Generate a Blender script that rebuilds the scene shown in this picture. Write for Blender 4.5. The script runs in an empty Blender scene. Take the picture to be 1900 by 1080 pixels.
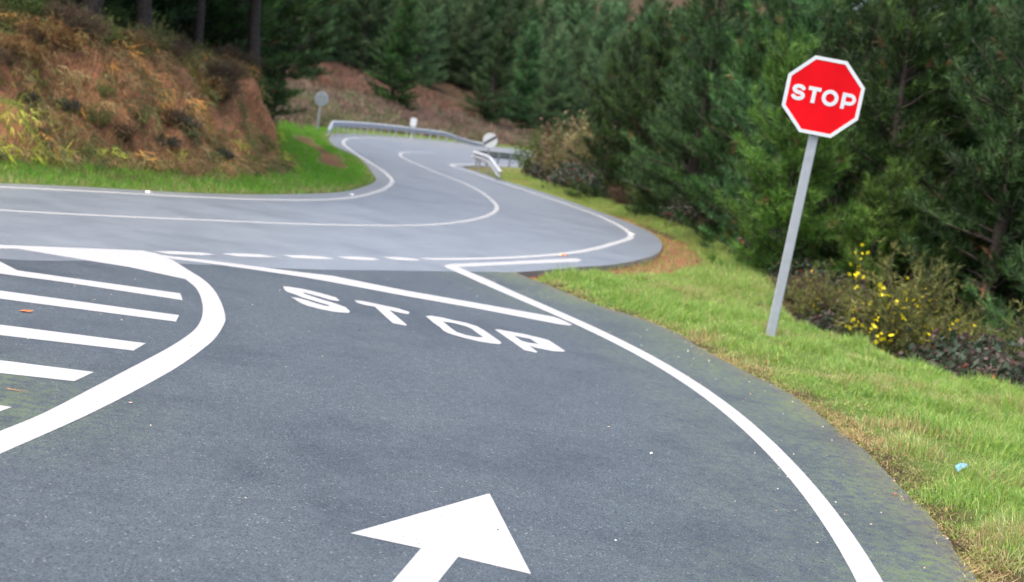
import bpy, math, random
import numpy as np
from mathutils import Matrix, Vector
from mathutils.geometry import delaunay_2d_cdt, tessellate_polygon

# ------------------------------------------------------------------ camera, sky, sun, exposure
scene = bpy.context.scene
COL = scene.collection
R = math.radians

CAM_H, PITCH, ROLL = 2.0, R(6.9), R(9.8)          # hand-held at about 2 m, tilted sideways
cam = bpy.data.cameras.new('camera')
cam.sensor_width = 36.0
cam.lens = 36.0 * 2500 / 1900
cam.clip_end = 6000
cam.dof.use_dof = True
cam.dof.focus_distance = 7.8
cam.dof.aperture_fstop = 2.2
cam_ob = bpy.data.objects.new('camera', cam)
COL.objects.link(cam_ob)
fwd = Vector((0, math.cos(PITCH), -math.sin(PITCH)))
up0 = Vector((0, math.sin(PITCH), math.cos(PITCH)))
rt0 = Vector((1, 0, 0))
rt = math.cos(ROLL) * rt0 + math.sin(ROLL) * up0
up = -math.sin(ROLL) * rt0 + math.cos(ROLL) * up0
cam_ob.matrix_world = Matrix(((rt.x, up.x, -fwd.x, 0), (rt.y, up.y, -fwd.y, 0), (rt.z, up.z, -fwd.z, CAM_H), (0, 0, 0, 1)))
scene.camera = cam_ob

SUN_EL, SUN_AZ = R(70), R(-125)                      # azimuth clockwise from +Y (camera looks +Y)
world = bpy.data.worlds.new('World')
scene.world = world
world.use_nodes = True
wn = world.node_tree
bg = wn.nodes['Background']
sky = wn.nodes.new('ShaderNodeTexSky')
sky.sky_type = 'NISHITA'
sky.sun_disc = False
sky.sun_elevation = SUN_EL
sky.sun_rotation = SUN_AZ
sky.air_density = 1.0
sky.dust_density = 5.0
sky.ozone_density = 1.0
wn.links.new(sky.outputs['Color'], bg.inputs['Color'])
bg.inputs['Strength'].default_value = 0.15
sun = bpy.data.lights.new('sun', 'SUN')
sun.energy = 0.9
sun.angle = R(60)
sun.color = (1.0, 0.975, 0.94)
sun_ob = bpy.data.objects.new('sun', sun)
COL.objects.link(sun_ob)
sd = Vector((math.sin(SUN_AZ) * math.cos(SUN_EL), math.cos(SUN_AZ) * math.cos(SUN_EL), math.sin(SUN_EL)))
sun_ob.rotation_euler = sd.to_track_quat('Z', 'Y').to_euler()
scene.view_settings.view_transform = 'Standard'
scene.view_settings.look = 'None'
scene.view_settings.gamma = 1.0
scene.view_settings.use_curve_mapping = False
scene.view_settings.exposure = 1.55
scene.cycles.max_bounces = 6
scene.cycles.diffuse_bounces = 3
scene.cycles.transmission_bounces = 4
scene.cycles.transparent_max_bounces = 6

# ------------------------------------------------------------------ surveyed outlines, metres on the road plane (x right, y away)
LETTERS = [('S',[(-2.31,13.606),(-2.246,13.641),(-2.141,13.656),(-2.023,13.629),(-1.921,13.58),(-1.817,13.517),(-1.738,13.458),(-1.679,13.3),(-1.695,13.236),(-1.774,13.243),(-1.878,13.32),(-1.98,13.381),(-2.061,13.419),(-2.06,13.363),(-1.972,13.281),(-1.882,13.204),(-1.779,13.129),(-1.677,13.055),(-1.564,12.93),(-1.494,12.738),(-1.488,12.617),(-1.558,12.561),(-1.641,12.535),(-1.752,12.553),(-1.871,12.612),(-1.95,12.691),(-2.013,12.795),(-2.057,12.892),(-2.115,12.973),(-2.072,12.997),(-2.022,12.994),(-1.942,12.944),(-1.847,12.862),(-1.749,12.805),(-1.708,12.825),(-1.721,12.877),(-1.815,12.939),(-1.917,13.012),(-2.02,13.086),(-2.135,13.219),(-2.211,13.281),(-2.255,13.391)],None),('T',[(-1.56,13.489),(-1.486,13.534),(-1.367,13.513),(-1.246,13.476),(-1.104,13.451),(-0.975,13.342),(-0.97,13.18),(-1.061,13.181),(-1.167,13.231),(-0.922,12.516),(-0.922,12.448),(-1.051,12.467),(-1.321,13.29),(-1.423,13.296),(-1.503,13.348)],None),('O',[(-0.804,13.251),(-0.758,13.341),(-0.644,13.35),(-0.516,13.295),(-0.4,13.275),(-0.28,13.166),(-0.205,12.994),(-0.104,12.699),(-0.028,12.477),(-0.014,12.383),(-0.031,12.316),(-0.111,12.278),(-0.217,12.27),(-0.347,12.317),(-0.48,12.403),(-0.536,12.467),(-0.577,12.55),(-0.614,12.698),(-0.702,12.927)],[(-0.62,13.089),(-0.518,13.117),(-0.387,13.04),(-0.323,12.947),(-0.261,12.752),(-0.191,12.56),(-0.249,12.495),(-0.358,12.513),(-0.449,12.595),(-0.512,12.757),(-0.57,12.947)]),('P',[(-0.105,13.162),(-0.057,13.209),(0.058,13.198),(0.195,13.189),(0.331,13.135),(0.435,13.076),(0.509,12.846),(0.593,12.571),(0.57,12.513),(0.474,12.447),(0.375,12.461),(0.293,12.48),(0.245,12.549),(0.328,12.243),(0.311,12.192),(0.201,12.225),(0.134,12.443),(-0.001,12.85)],[(0.094,12.972),(0.175,12.961),(0.256,12.949),(0.31,12.783),(0.336,12.72),(0.244,12.698),(0.173,12.732),(0.132,12.855)])]
ARROW = [(0.058,7.205),(0.07,7.208),(0.308,5.984),(-0.036,6.05),(-0.101,5.671),(-0.186,5.175),(-0.332,5.106),(-0.293,5.573),(-0.214,6.081),(-0.554,6.123)]
STOPLINE = [(-3.789,14.367),(-3.671,14.391),(-3.325,14.568),(-2.886,14.716),(-2.347,14.906),(-2.022,15.052),(-1.162,14.881),(-0.328,14.869),(0.503,14.824),(0.586,14.711),(0.704,14.453),(0.671,14.346),(0.55,14.303),(-0.308,14.426),(-1.118,14.442),(-1.941,14.529),(-2.281,14.536),(-2.828,14.447),(-3.268,14.337),(-3.617,14.194),(-3.675,14.235)]
VLINE = [(-0.957,18.061),(-0.873,18.399),(-0.123,20.079),(0.655,21.858),(0.982,22.569),(1.062,22.343),(0.965,21.93),(0.532,21.005),(-0.305,19.175),(-0.769,18.148),(-0.287,17.2),(-0.13,16.833),(0.041,16.467),(0.219,16.1),(0.4,15.733),(0.58,15.367),(0.756,15.0),(0.925,14.633),(1.084,14.267),(1.234,13.9),(1.372,13.533),(1.498,13.167),(1.613,12.8),(1.716,12.433),(1.807,12.067),(1.888,11.7),(1.957,11.333),(2.017,10.967),(2.068,10.6),(2.11,10.233),(2.144,9.867),(2.17,9.5),(2.19,9.133),(2.203,8.767),(2.209,8.4),(2.209,8.033),(2.203,7.667),(2.19,7.3),(2.17,6.933),(2.143,6.567),(2.107,6.2),(2.063,5.833),(2.01,5.467),(1.945,5.1),(1.784,5.1),(1.851,5.467),(1.906,5.833),(1.952,6.2),(1.989,6.567),(2.017,6.933),(2.037,7.3),(2.05,7.667),(2.056,8.033),(2.055,8.4),(2.047,8.767),(2.032,9.133),(2.01,9.5),(1.981,9.867),(1.944,10.233),(1.898,10.6),(1.844,10.967),(1.779,11.333),(1.705,11.7),(1.619,12.067),(1.522,12.433),(1.413,12.8),(1.292,13.167),(1.158,13.533),(1.012,13.9),(0.855,14.267),(0.687,14.633),(0.509,15.0),(0.324,15.367),(0.135,15.733),(-0.056,16.1),(-0.245,16.467),(-0.427,16.833),(-0.596,17.2),(-0.823,17.635),(-0.945,17.887)]
ISLAND = [(-5.66,12.176),(-5.038,13.103),(-4.799,13.417),(-4.554,13.738),(-4.291,14.083),(-4.022,14.436),(-3.865,14.423),(-3.815,14.375),(-3.767,14.334),(-3.715,14.28),(-3.65,14.197),(-3.567,14.068),(-3.47,13.908),(-3.371,13.739),(-3.282,13.588),(-3.206,13.463),(-3.137,13.349),(-3.072,13.238),(-3.008,13.118),(-2.946,12.99),(-2.886,12.859),(-2.827,12.721),(-2.768,12.571),(-2.706,12.403),(-2.644,12.222),(-2.583,12.038),(-2.528,11.864),(-2.478,11.699),(-2.431,11.537),(-2.389,11.385),(-2.354,11.247),(-2.327,11.134),(-2.308,11.04),(-2.292,10.947),(-2.275,10.836),(-2.255,10.699),(-2.234,10.546),(-2.215,10.389),(-2.2,10.236),(-2.189,10.091),(-2.181,9.948),(-2.176,9.805),(-2.171,9.658),(-2.167,9.506),(-2.164,9.35),(-2.162,9.193),(-2.162,9.038),(-2.164,8.889),(-2.168,8.742),(-2.173,8.592),(-2.179,8.431),(-2.187,8.251),(-2.196,8.059),(-2.206,7.866),(-2.217,7.689),(-2.228,7.535),(-2.238,7.395),(-2.25,7.256),(-2.264,7.106),(-2.281,6.938),(-2.3,6.759),(-2.32,6.58),(-2.337,6.411),(-2.352,6.259),(-2.367,6.116),(-2.379,5.973),(-2.39,5.819),(-2.397,5.649),(-2.402,5.471),(-2.406,5.288),(-2.411,5.107),(-2.633,5.537),(-2.617,5.708),(-2.601,5.88),(-2.585,6.05),(-2.568,6.212),(-2.549,6.367),(-2.529,6.517),(-2.51,6.661),(-2.493,6.798),(-2.478,6.921),(-2.466,7.032),(-2.454,7.146),(-2.445,7.275),(-2.438,7.423),(-2.433,7.582),(-2.429,7.751),(-2.425,7.928),(-2.42,8.114),(-2.415,8.31),(-2.411,8.513),(-2.406,8.718),(-2.4,8.932),(-2.394,9.156),(-2.389,9.374),(-2.386,9.576),(-2.386,9.758),(-2.389,9.927),(-2.394,10.084),(-2.4,10.23),(-2.407,10.358),(-2.416,10.469),(-2.428,10.577),(-2.444,10.697),(-2.465,10.83),(-2.49,10.971),(-2.519,11.116),(-2.552,11.266),(-2.59,11.422),(-2.631,11.583),(-2.676,11.746),(-2.723,11.905),(-2.772,12.063),(-2.822,12.22),(-2.875,12.372),(-2.928,12.512),(-2.982,12.635),(-3.037,12.746),(-3.093,12.851),(-3.148,12.959),(-3.756,13.112),(-4.11,13.079),(-4.489,13.064),(-4.844,13.046),(-4.95,12.886),(-5.558,11.965)]
STRIPES = [[(-5.274,11.987),(-5.048,12.375),(-4.843,12.321),(-4.637,12.109),(-4.497,11.957),(-4.356,11.797),(-2.964,12.075),(-2.849,11.734),(-3.865,11.609),(-4.384,11.482),(-4.566,11.469),(-4.972,11.331)],[(-5.009,10.476),(-4.068,10.699),(-2.677,10.976),(-2.62,10.668),(-3.93,10.358),(-4.841,10.14)],[(-4.375,9.207),(-3.544,9.402),(-2.558,9.626),(-2.553,9.305),(-3.407,9.062),(-4.202,8.861)],[(-3.861,8.18),(-3.116,8.34),(-2.552,8.459),(-2.566,8.127),(-2.983,8.011),(-3.685,7.828)],[(-3.355,7.167),(-2.692,7.29),(-2.626,7.293),(-2.645,7.145),(-2.703,6.892),(-3.174,6.804)]]
DASHES = [[(-3.917,14.528),(-3.785,14.806),(-3.52,15.127),(-3.375,15.116),(-3.459,14.908),(-3.739,14.531)],[(-3.354,15.289),(-3.26,15.534),(-3.025,15.84),(-2.808,15.888),(-2.968,15.569),(-3.166,15.315)],[(-2.804,16.153),(-2.625,16.469),(-2.392,16.695),(-2.246,16.674),(-2.404,16.355),(-2.649,16.052)],[(-2.261,16.951),(-2.097,17.271),(-1.877,17.485),(-1.751,17.415),(-1.9,17.113),(-2.112,16.879)],[(-1.775,17.769),(-1.619,18.07),(-1.414,18.246),(-1.281,18.176),(-1.417,17.897),(-1.615,17.696)]]
RIGHTLINE = [(-1.29,18.446),(-1.18,18.58),(-0.725,19.406),(-0.136,20.665),(0.544,22.378),(1.121,24.186),(1.581,26.026),(1.972,27.84),(2.266,29.224),(2.455,30.693),(2.43,32.982),(1.996,36.438),(1.405,38.896),(0.476,42.193),(-0.505,45.258),(-1.563,48.89),(-2.443,52.023),(-3.129,53.855),(-3.285,54.904),(-3.242,56.677),(-2.656,61.118),(-1.814,65.598),(-0.697,70.846)]
LEFTLINE = [(-7.571,17.279),(-7.123,18.27),(-6.295,19.922),(-5.28,21.803),(-4.381,23.931),(-3.834,25.868),(-3.583,27.397),(-3.465,29.011),(-3.424,31.653),(-3.544,34.691),(-3.733,36.655),(-4.367,40.312),(-5.104,43.609),(-6.432,49.459),(-7.736,55.651),(-8.541,60.271),(-9.305,67.519),(-9.29,75.565),(-7.766,84.899),(-6.262,90.13),(-4.977,95.867),(-3.43,101.113),(-1.966,107.108)]
CENTRE = [(-6.622,15.18),(-6.123,15.791),(-5.318,16.958),(-4.422,18.442),(-3.358,20.262),(-2.387,22.27),(-1.643,24.283),(-1.129,26.615),(-0.797,29.213),(-0.697,32.373),(-1.041,36.235),(-1.837,41.0),(-3.096,45.59),(-4.785,52.29),(-5.605,56.683),(-5.787,61.769),(-5.053,68.666)]
LEFTEDGE = [(-7.764,17.707),(-7.316,18.748),(-6.695,20.211),(-5.885,21.652),(-5.044,23.675),(-4.409,26.081),(-3.981,28.363),(-3.868,30.663),(-3.97,34.945),(-4.626,39.384),(-6.18,47.611),(-7.603,52.304),(-9.584,62.875),(-10.407,69.531),(-10.214,81.283),(-8.578,93.418),(-6.055,106.039),(-3.907,113.924),(-2.272,121.3)]
SEAM = [(-5.195,11.703),(-4.706,12.281),(-4.484,12.494),(-4.197,13.003),(-3.615,13.775),(-2.946,14.579),(-2.447,15.121),(-1.659,16.275),(-1.065,17.156),(0.007,18.769)]
RIGHTEDGE = [(0.007,18.769),(0.523,19.955),(0.991,21.16),(1.518,22.346),(2.03,23.949),(2.616,26.24),(2.973,28.521),(3.14,30.693),(3.122,33.092),(2.828,35.431),(2.317,37.775),(1.339,41.781),(0.321,45.368),(-0.759,48.384),(-2.289,53.609),(-2.863,55.293),(-2.716,57.584),(-1.734,63.165),(-0.656,68.018)]
VERGE = [(0.007,18.769),(0.149,18.432),(0.41,17.908),(0.759,17.209),(1.147,16.492),(1.644,15.956),(1.931,15.25),(2.11,14.402),(2.379,13.433),(2.659,12.544),(2.812,11.551),(2.899,10.335),(2.905,9.544),(2.902,8.83),(2.857,8.133),(2.784,7.327),(2.687,6.762),(2.563,6.122),(2.398,5.297)]
RAIL_BACK = [(-9.917,64.167),(-10.144,67.471),(-10.125,73.694),(-9.709,82.535),(-8.341,90.93),(-6.829,97.881),(-5.801,101.825),(-4.785,104.603),(-4.052,105.267)]
RAIL_IN_NEAR = [(-1.056,47.81),(-1.41,50.203),(-1.819,52.752),(-2.213,54.781),(-2.454,56.055)]
RAIL_IN_FAR = [(-2.454,56.055),(-2.269,58.012),(-1.66,60.906),(-0.611,64.991)]
SIGNS = {'stop':[(3.18,16.235)],'left':[(-11.161,68.825)],'end':[(-2.12,60.702)],'marker':[(-8.223,91.24)]}
SMALL = {'leaf':[(-3.597,10.014)],'twig':[(-2.739,7.659)],'pebble':[(2.782,8.915)],'litter':[(3.438,9.608)],'stud':[(-5.903,21.111),(-3.662,28.31),(0.75,22.68),(2.518,31.151)],'paper':[(-2.127,7.834)],'tan':[(1.107,8.879)]}

# ------------------------------------------------------------------ helpers
def tag(o, label=None, cat=None, group=None, kind=None):
    if label: o['label'] = label
    if cat: o['category'] = cat
    if group: o['group'] = group
    if kind: o['kind'] = kind
    return o

def empty(name, loc=(0, 0, 0), rz=0.0):
    o = bpy.data.objects.new(name, None)
    o.empty_display_size = 0.2
    COL.objects.link(o)
    o.location = loc
    o.rotation_euler = (0, 0, rz)
    return o

def link(name, me, parent=None):
    o = bpy.data.objects.new(name, me)
    COL.objects.link(o)
    if parent is not None: o.parent = parent
    return o

def copy_tree(o, parent=None):
    c = o.copy()
    COL.objects.link(c)
    c.parent = parent
    for ch in list(o.children):
        copy_tree(ch, c)
    return c

class MB:
    """collects triangles as arrays, with one colour per vertex"""
    def __init__(s): s.v, s.f, s.c, s.n = [], [], [], 0
    def add(s, v, f, c=(.5, .5, .5)):
        v = np.asarray(v, float).reshape(-1, 3); f = np.asarray(f, int).reshape(-1, 3)
        c = np.asarray(c, float)
        if c.ndim == 1: c = np.broadcast_to(c, (len(v), 3))
        s.v.append(v); s.f.append(f + s.n); s.c.append(c); s.n += len(v)
    def box(s, x0, x1, y0, y1, z0, z1, c=(.5, .5, .5)):
        v = [(x, y, z) for z in (z0, z1) for y in (y0, y1) for x in (x0, x1)]
        q = [(0, 2, 3, 1), (4, 5, 7, 6), (0, 1, 5, 4), (2, 6, 7, 3), (0, 4, 6, 2), (1, 3, 7, 5)]
        s.add(v, [t for a, b, d, e in q for t in ((a, b, d), (a, d, e))], c)
    def tube(s, pts, rad, k=5, c=(.5, .5, .5)):
        pts = np.asarray(pts, float); n = len(pts)
        rad = np.broadcast_to(np.asarray(rad, float), (n,))
        t = np.gradient(pts, axis=0); t /= np.linalg.norm(t, axis=1)[:, None] + 1e-9
        ref = np.array([0, 0, 1.]) if abs(t[0, 2]) < .9 else np.array([1., 0, 0])
        a = np.cross(t, ref); a /= np.linalg.norm(a, axis=1)[:, None] + 1e-9
        b = np.cross(t, a)
        th = np.arange(k) * 2 * np.pi / k
        ring = pts[:, None] + rad[:, None, None] * (np.cos(th)[None, :, None] * a[:, None] + np.sin(th)[None, :, None] * b[:, None])
        f = []
        for i in range(n - 1):
            for j in range(k):
                p, q = i * k + j, i * k + (j + 1) % k
                f += [(p, q, q + k), (p, q + k, p + k)]
        for j in range(1, k - 1):
            f.append(((n - 1) * k, (n - 1) * k + j, (n - 1) * k + j + 1))
        s.add(ring.reshape(-1, 3), f, c)
    def mesh(s, name, mat, smooth=False):
        v = np.concatenate(s.v).astype(np.float32); f = np.concatenate(s.f).astype(np.int32); c = np.concatenate(s.c)
        me = bpy.data.meshes.new(name)
        me.vertices.add(len(v)); me.vertices.foreach_set('co', v.ravel())
        me.loops.add(f.size); me.loops.foreach_set('vertex_index', f.ravel())
        me.polygons.add(len(f)); me.polygons.foreach_set('loop_start', np.arange(0, f.size, 3, dtype=np.int32))
        me.polygons.foreach_set('use_smooth', np.full(len(f), bool(smooth)))
        ca = me.color_attributes.new('col', 'FLOAT_COLOR', 'POINT')
        ca.data.foreach_set('color', np.concatenate([c, np.ones((len(c), 1))], 1).astype(np.float32).ravel())
        me.update(calc_edges=True)
        for m in (mat if isinstance(mat, (list, tuple)) else [mat]): me.materials.append(m)
        return me
    def build(s, name, mat, parent=None, smooth=False):
        return link(name, s.mesh(name, mat, smooth), parent)

def smoother(t):
    t = np.clip(t, 0, 1); return t * t * (3 - 2 * t)
def ss(a, b, x): return smoother((np.asarray(x, float) - a) / (b - a))

def hash2(ix, iy, seed):
    h = np.sin(ix * 127.1 + iy * 311.7 + seed * 74.7) * 43758.5453
    return h - np.floor(h)
def vnoise(x, y, scale, seed=0):
    x = np.asarray(x, float) * scale; y = np.asarray(y, float) * scale
    ix, iy = np.floor(x), np.floor(y); fx, fy = smoother(x - ix), smoother(y - iy)
    a = hash2(ix, iy, seed); b = hash2(ix + 1, iy, seed); c = hash2(ix, iy + 1, seed); d = hash2(ix + 1, iy + 1, seed)
    return (a * (1 - fx) + b * fx) * (1 - fy) + (c * (1 - fx) + d * fx) * fy
def fnoise(x, y, scale, seed=0, octaves=3):
    s = 0; w = 0; a = 1
    for i in range(octaves):
        s = s + a * vnoise(x, y, scale * 2 ** i, seed + i * 13); w += a; a *= .5
    return s / w

def spline(pts, step=0.4):
    """Catmull-Rom resampling of a 2-D polyline"""
    P = np.array(pts, float); P = np.vstack([2 * P[0] - P[1], P, 2 * P[-1] - P[-2]])
    out = []
    for i in range(1, len(P) - 2):
        p0, p1, p2, p3 = P[i - 1], P[i], P[i + 1], P[i + 2]
        a = .5
        t0 = 0; t1 = t0 + np.linalg.norm(p1 - p0) ** a + 1e-6; t2 = t1 + np.linalg.norm(p2 - p1) ** a + 1e-6; t3 = t2 + np.linalg.norm(p3 - p2) ** a + 1e-6
        n = max(2, int(np.linalg.norm(p2 - p1) / step))
        for t in np.linspace(t1, t2, n, endpoint=False):
            A1 = (t1 - t) / (t1 - t0) * p0 + (t - t0) / (t1 - t0) * p1
            A2 = (t2 - t) / (t2 - t1) * p1 + (t - t1) / (t2 - t1) * p2
            A3 = (t3 - t) / (t3 - t2) * p2 + (t - t2) / (t3 - t2) * p3
            B1 = (t2 - t) / (t2 - t0) * A1 + (t - t0) / (t2 - t0) * A2
            B2 = (t3 - t) / (t3 - t1) * A2 + (t - t1) / (t3 - t1) * A3
            out.append((t2 - t) / (t2 - t1) * B1 + (t - t1) / (t2 - t1) * B2)
    out.append(P[-2])
    return np.array(out)

def dist_poly(x, y, poly):
    x = np.asarray(x, float); y = np.asarray(y, float)
    d = np.full(x.shape, 1e18)
    for (ax, ay), (bx, by) in zip(poly[:-1], poly[1:]):
        vx, vy = bx - ax, by - ay
        t = np.clip(((x - ax) * vx + (y - ay) * vy) / (vx * vx + vy * vy + 1e-12), 0, 1)
        d = np.minimum(d, (x - ax - t * vx) ** 2 + (y - ay - t * vy) ** 2)
    return np.sqrt(d)

def inside(x, y, poly):
    x = np.asarray(x, float); y = np.asarray(y, float)
    r = np.zeros(x.shape, bool)
    q = np.roll(poly, -1, axis=0)
    for (ax, ay), (bx, by) in zip(poly, q):
        if ay == by: continue
        r ^= ((ay > y) != (by > y)) & (x < (bx - ax) * (y - ay) / (by - ay) + ax)
    return r

# ------------------------------------------------------------------ materials
def new_mat(name):
    m = bpy.data.materials.new(name); m.use_nodes = True
    nt = m.node_tree; nt.nodes.clear()
    out = nt.nodes.new('ShaderNodeOutputMaterial')
    return m, nt, out
def N(nt, typ, **kw):
    n = nt.nodes.new(typ)
    for k, v in kw.items():
        if k in n.inputs: n.inputs[k].default_value = v
        else: setattr(n, k, v)
    return n
def ramp(nt, stops, src=None):
    n = nt.nodes.new('ShaderNodeValToRGB')
    e = n.color_ramp.elements
    while len(e) < len(stops): e.new(.5)
    for el, (p, c) in zip(e, stops):
        el.position = p; el.color = (*c, 1) if len(c) == 3 else c
    if src is not None: nt.links.new(src, n.inputs[0])
    return n.outputs[0]
def mixc(nt, fac, a, b, mode='MIX'):
    n = nt.nodes.new('ShaderNodeMix'); n.data_type = 'RGBA'; n.blend_type = mode
    for sock, val in ((0, fac), (6, a), (7, b)):
        if hasattr(val, 'is_linked') or hasattr(val, 'links'): nt.links.new(val, n.inputs[sock])
        elif sock == 0: n.inputs[0].default_value = val
        else: n.inputs[sock].default_value = (*val, 1)
    return n.outputs[2]
def math_n(nt, op, a, b=None):
    n = nt.nodes.new('ShaderNodeMath'); n.operation = op
    for i, v in enumerate((a, b)):
        if v is None: continue
        if hasattr(v, 'links'): nt.links.new(v, n.inputs[i])
        else: n.inputs[i].default_value = v
    return n.outputs[0]

def foliage_mat(name, trans=.3, rough=.55, spec=.25):
    m, nt, out = new_mat(name)
    at = N(nt, 'ShaderNodeAttribute', attribute_name='col')
    bs = N(nt, 'ShaderNodeBsdfPrincipled', Roughness=rough)
    bs.inputs['Specular IOR Level'].default_value = spec
    tr = N(nt, 'ShaderNodeBsdfTranslucent')
    mx = N(nt, 'ShaderNodeMixShader'); mx.inputs[0].default_value = trans
    oi = N(nt, 'ShaderNodeObjectInfo')
    hs = N(nt, 'ShaderNodeHueSaturation')
    nt.links.new(at.outputs['Color'], hs.inputs['Color'])
    nt.links.new(math_n(nt, 'ADD', math_n(nt, 'MULTIPLY', oi.outputs['Random'], .5), .78), hs.inputs['Value'])
    nt.links.new(math_n(nt, 'ADD', math_n(nt, 'MULTIPLY', oi.outputs['Random'], .035), .483), hs.inputs['Hue'])
    nt.links.new(hs.outputs[0], bs.inputs['Base Color'])
    nt.links.new(hs.outputs[0], tr.inputs['Color'])
    nt.links.new(bs.outputs[0], mx.inputs[1]); nt.links.new(tr.outputs[0], mx.inputs[2])
    nt.links.new(mx.outputs[0], out.inputs[0])
    return m

def simple_mat(name, col, rough=.5, metal=0.0, spec=.5, var=.12, scale=9.0, bump=0.0):
    m, nt, out = new_mat(name)
    tc = N(nt, 'ShaderNodeTexCoord')
    nz = N(nt, 'ShaderNodeTexNoise', Scale=scale, Detail=5.0)
    nt.links.new(tc.outputs['Object'], nz.inputs['Vector'])
    c = ramp(nt, [(.25, tuple(x * (1 - var) for x in col)), (.75, tuple(min(1, x * (1 + var)) for x in col))], nz.outputs[0])
    bs = N(nt, 'ShaderNodeBsdfPrincipled', Roughness=rough, Metallic=metal)
    bs.inputs['Specular IOR Level'].default_value = spec
    nt.links.new(c, bs.inputs['Base Color'])
    if bump:
        bp = N(nt, 'ShaderNodeBump', Strength=bump, Distance=.01)
        nt.links.new(nz.outputs[0], bp.inputs['Height']); nt.links.new(bp.outputs[0], bs.inputs['Normal'])
    nt.links.new(bs.outputs[0], out.inputs[0])
    return m

def asphalt_mat(name, dark, light, rough, chips=.5, sheen=0.0, spec=.5, bump=.55, contrast=1.0):
    m, nt, out = new_mat(name)
    tc = N(nt, 'ShaderNodeTexCoord')
    mp = N(nt, 'ShaderNodeVectorMath', operation='ADD'); mp.inputs[1].default_value = (.37, .13, .4137)
    nt.links.new(tc.outputs['Object'], mp.inputs[0]); P = mp.outputs[0]
    g1 = N(nt, 'ShaderNodeTexNoise', Scale=95.0, Detail=3.0, Roughness=.75); nt.links.new(P, g1.inputs['Vector'])
    vo = N(nt, 'ShaderNodeTexVoronoi', Scale=75.0); nt.links.new(P, vo.inputs['Vector'])
    c = ramp(nt, [(.3, dark), (.55, tuple((a + b) / 2 for a, b in zip(dark, light))), (.74, light)], g1.outputs[0])
    # single pale and dark stones
    wn_ = N(nt, 'ShaderNodeTexWhiteNoise'); wn_.noise_dimensions = '3D'; nt.links.new(vo.outputs['Position'], wn_.inputs['Vector'])
    stone = math_n(nt, 'MULTIPLY', math_n(nt, 'GREATER_THAN', wn_.outputs['Value'], .97), math_n(nt, 'LESS_THAN', vo.outputs['Distance'], .42))
    c = mixc(nt, math_n(nt, 'MULTIPLY', stone, chips), c, (.42, .42, .41))
    hole = math_n(nt, 'MULTIPLY', math_n(nt, 'LESS_THAN', wn_.outputs['Value'], .06), math_n(nt, 'LESS_THAN', vo.outputs['Distance'], .45))
    c = mixc(nt, math_n(nt, 'MULTIPLY', hole, .7), c, tuple(x * .3 for x in dark))
    # broad mottling
    g2 = N(nt, 'ShaderNodeTexNoise', Scale=1.1, Detail=6.0, Roughness=.6); nt.links.new(P, g2.inputs['Vector'])
    c = mixc(nt, 1.0, c, ramp(nt, [(.30, (.70, .71, .74)), (.5, (1, 1, 1)), (.72, (1.18, 1.17, 1.15))], g2.outputs[0]), 'MULTIPLY')
    g3 = N(nt, 'ShaderNodeTexNoise', Scale=14.0, Detail=4.0, Roughness=.65); nt.links.new(P, g3.inputs['Vector'])
    c = mixc(nt, 1.0, c, ramp(nt, [(.35, (.88, .88, .88)), (.65, (1.08, 1.08, 1.08))], g3.outputs[0]), 'MULTIPLY')
    at = N(nt, 'ShaderNodeAttribute', attribute_name='col')
    sp = N(nt, 'ShaderNodeSeparateColor'); nt.links.new(at.outputs['Color'], sp.inputs[0])
    mossy = math_n(nt, 'MULTIPLY', sp.outputs[1], ramp(nt, [(.38, (0, 0, 0)), (.62, (1, 1, 1))], g3.outputs[0]))
    mossy = math_n(nt, 'MULTIPLY', mossy, ramp(nt, [(.3, (.25,) * 3), (.6, (1, 1, 1))], g2.outputs[0]))
    c = mixc(nt, mossy, c, (.105, .145, .03))
    c = mixc(nt, math_n(nt, 'MULTIPLY', math_n(nt, 'MULTIPLY', sp.outputs[0], .7), ramp(nt, [(.4, (0, 0, 0)), (.6, (1, 1, 1))], g1.outputs[0])), c, (.17, .11, .06))
    bs = N(nt, 'ShaderNodeBsdfPrincipled', Roughness=rough)
    bs.inputs['Specular IOR Level'].default_value = spec
    nt.links.new(c, bs.inputs['Base Color'])
    rg = ramp(nt, [(.3, (rough * .86,) * 3), (.7, (min(1, rough * 1.14),) * 3)], g2.outputs[0])
    nt.links.new(rg, bs.inputs['Roughness'])
    bs.inputs['Sheen Weight'].default_value = sheen
    bs.inputs['Sheen Roughness'].default_value = .45
    bs.inputs['Sheen Tint'].default_value = (.93, .97, 1, 1)
    bp = N(nt, 'ShaderNodeBump', Strength=bump, Distance=.006)
    hh = math_n(nt, 'ADD', g1.outputs[0], math_n(nt, 'MULTIPLY', vo.outputs['Distance'], -.5))
    nt.links.new(hh, bp.inputs['Height']); nt.links.new(bp.outputs[0], bs.inputs['Normal'])
    nt.links.new(bs.outputs[0], out.inputs[0])
    return m

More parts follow.
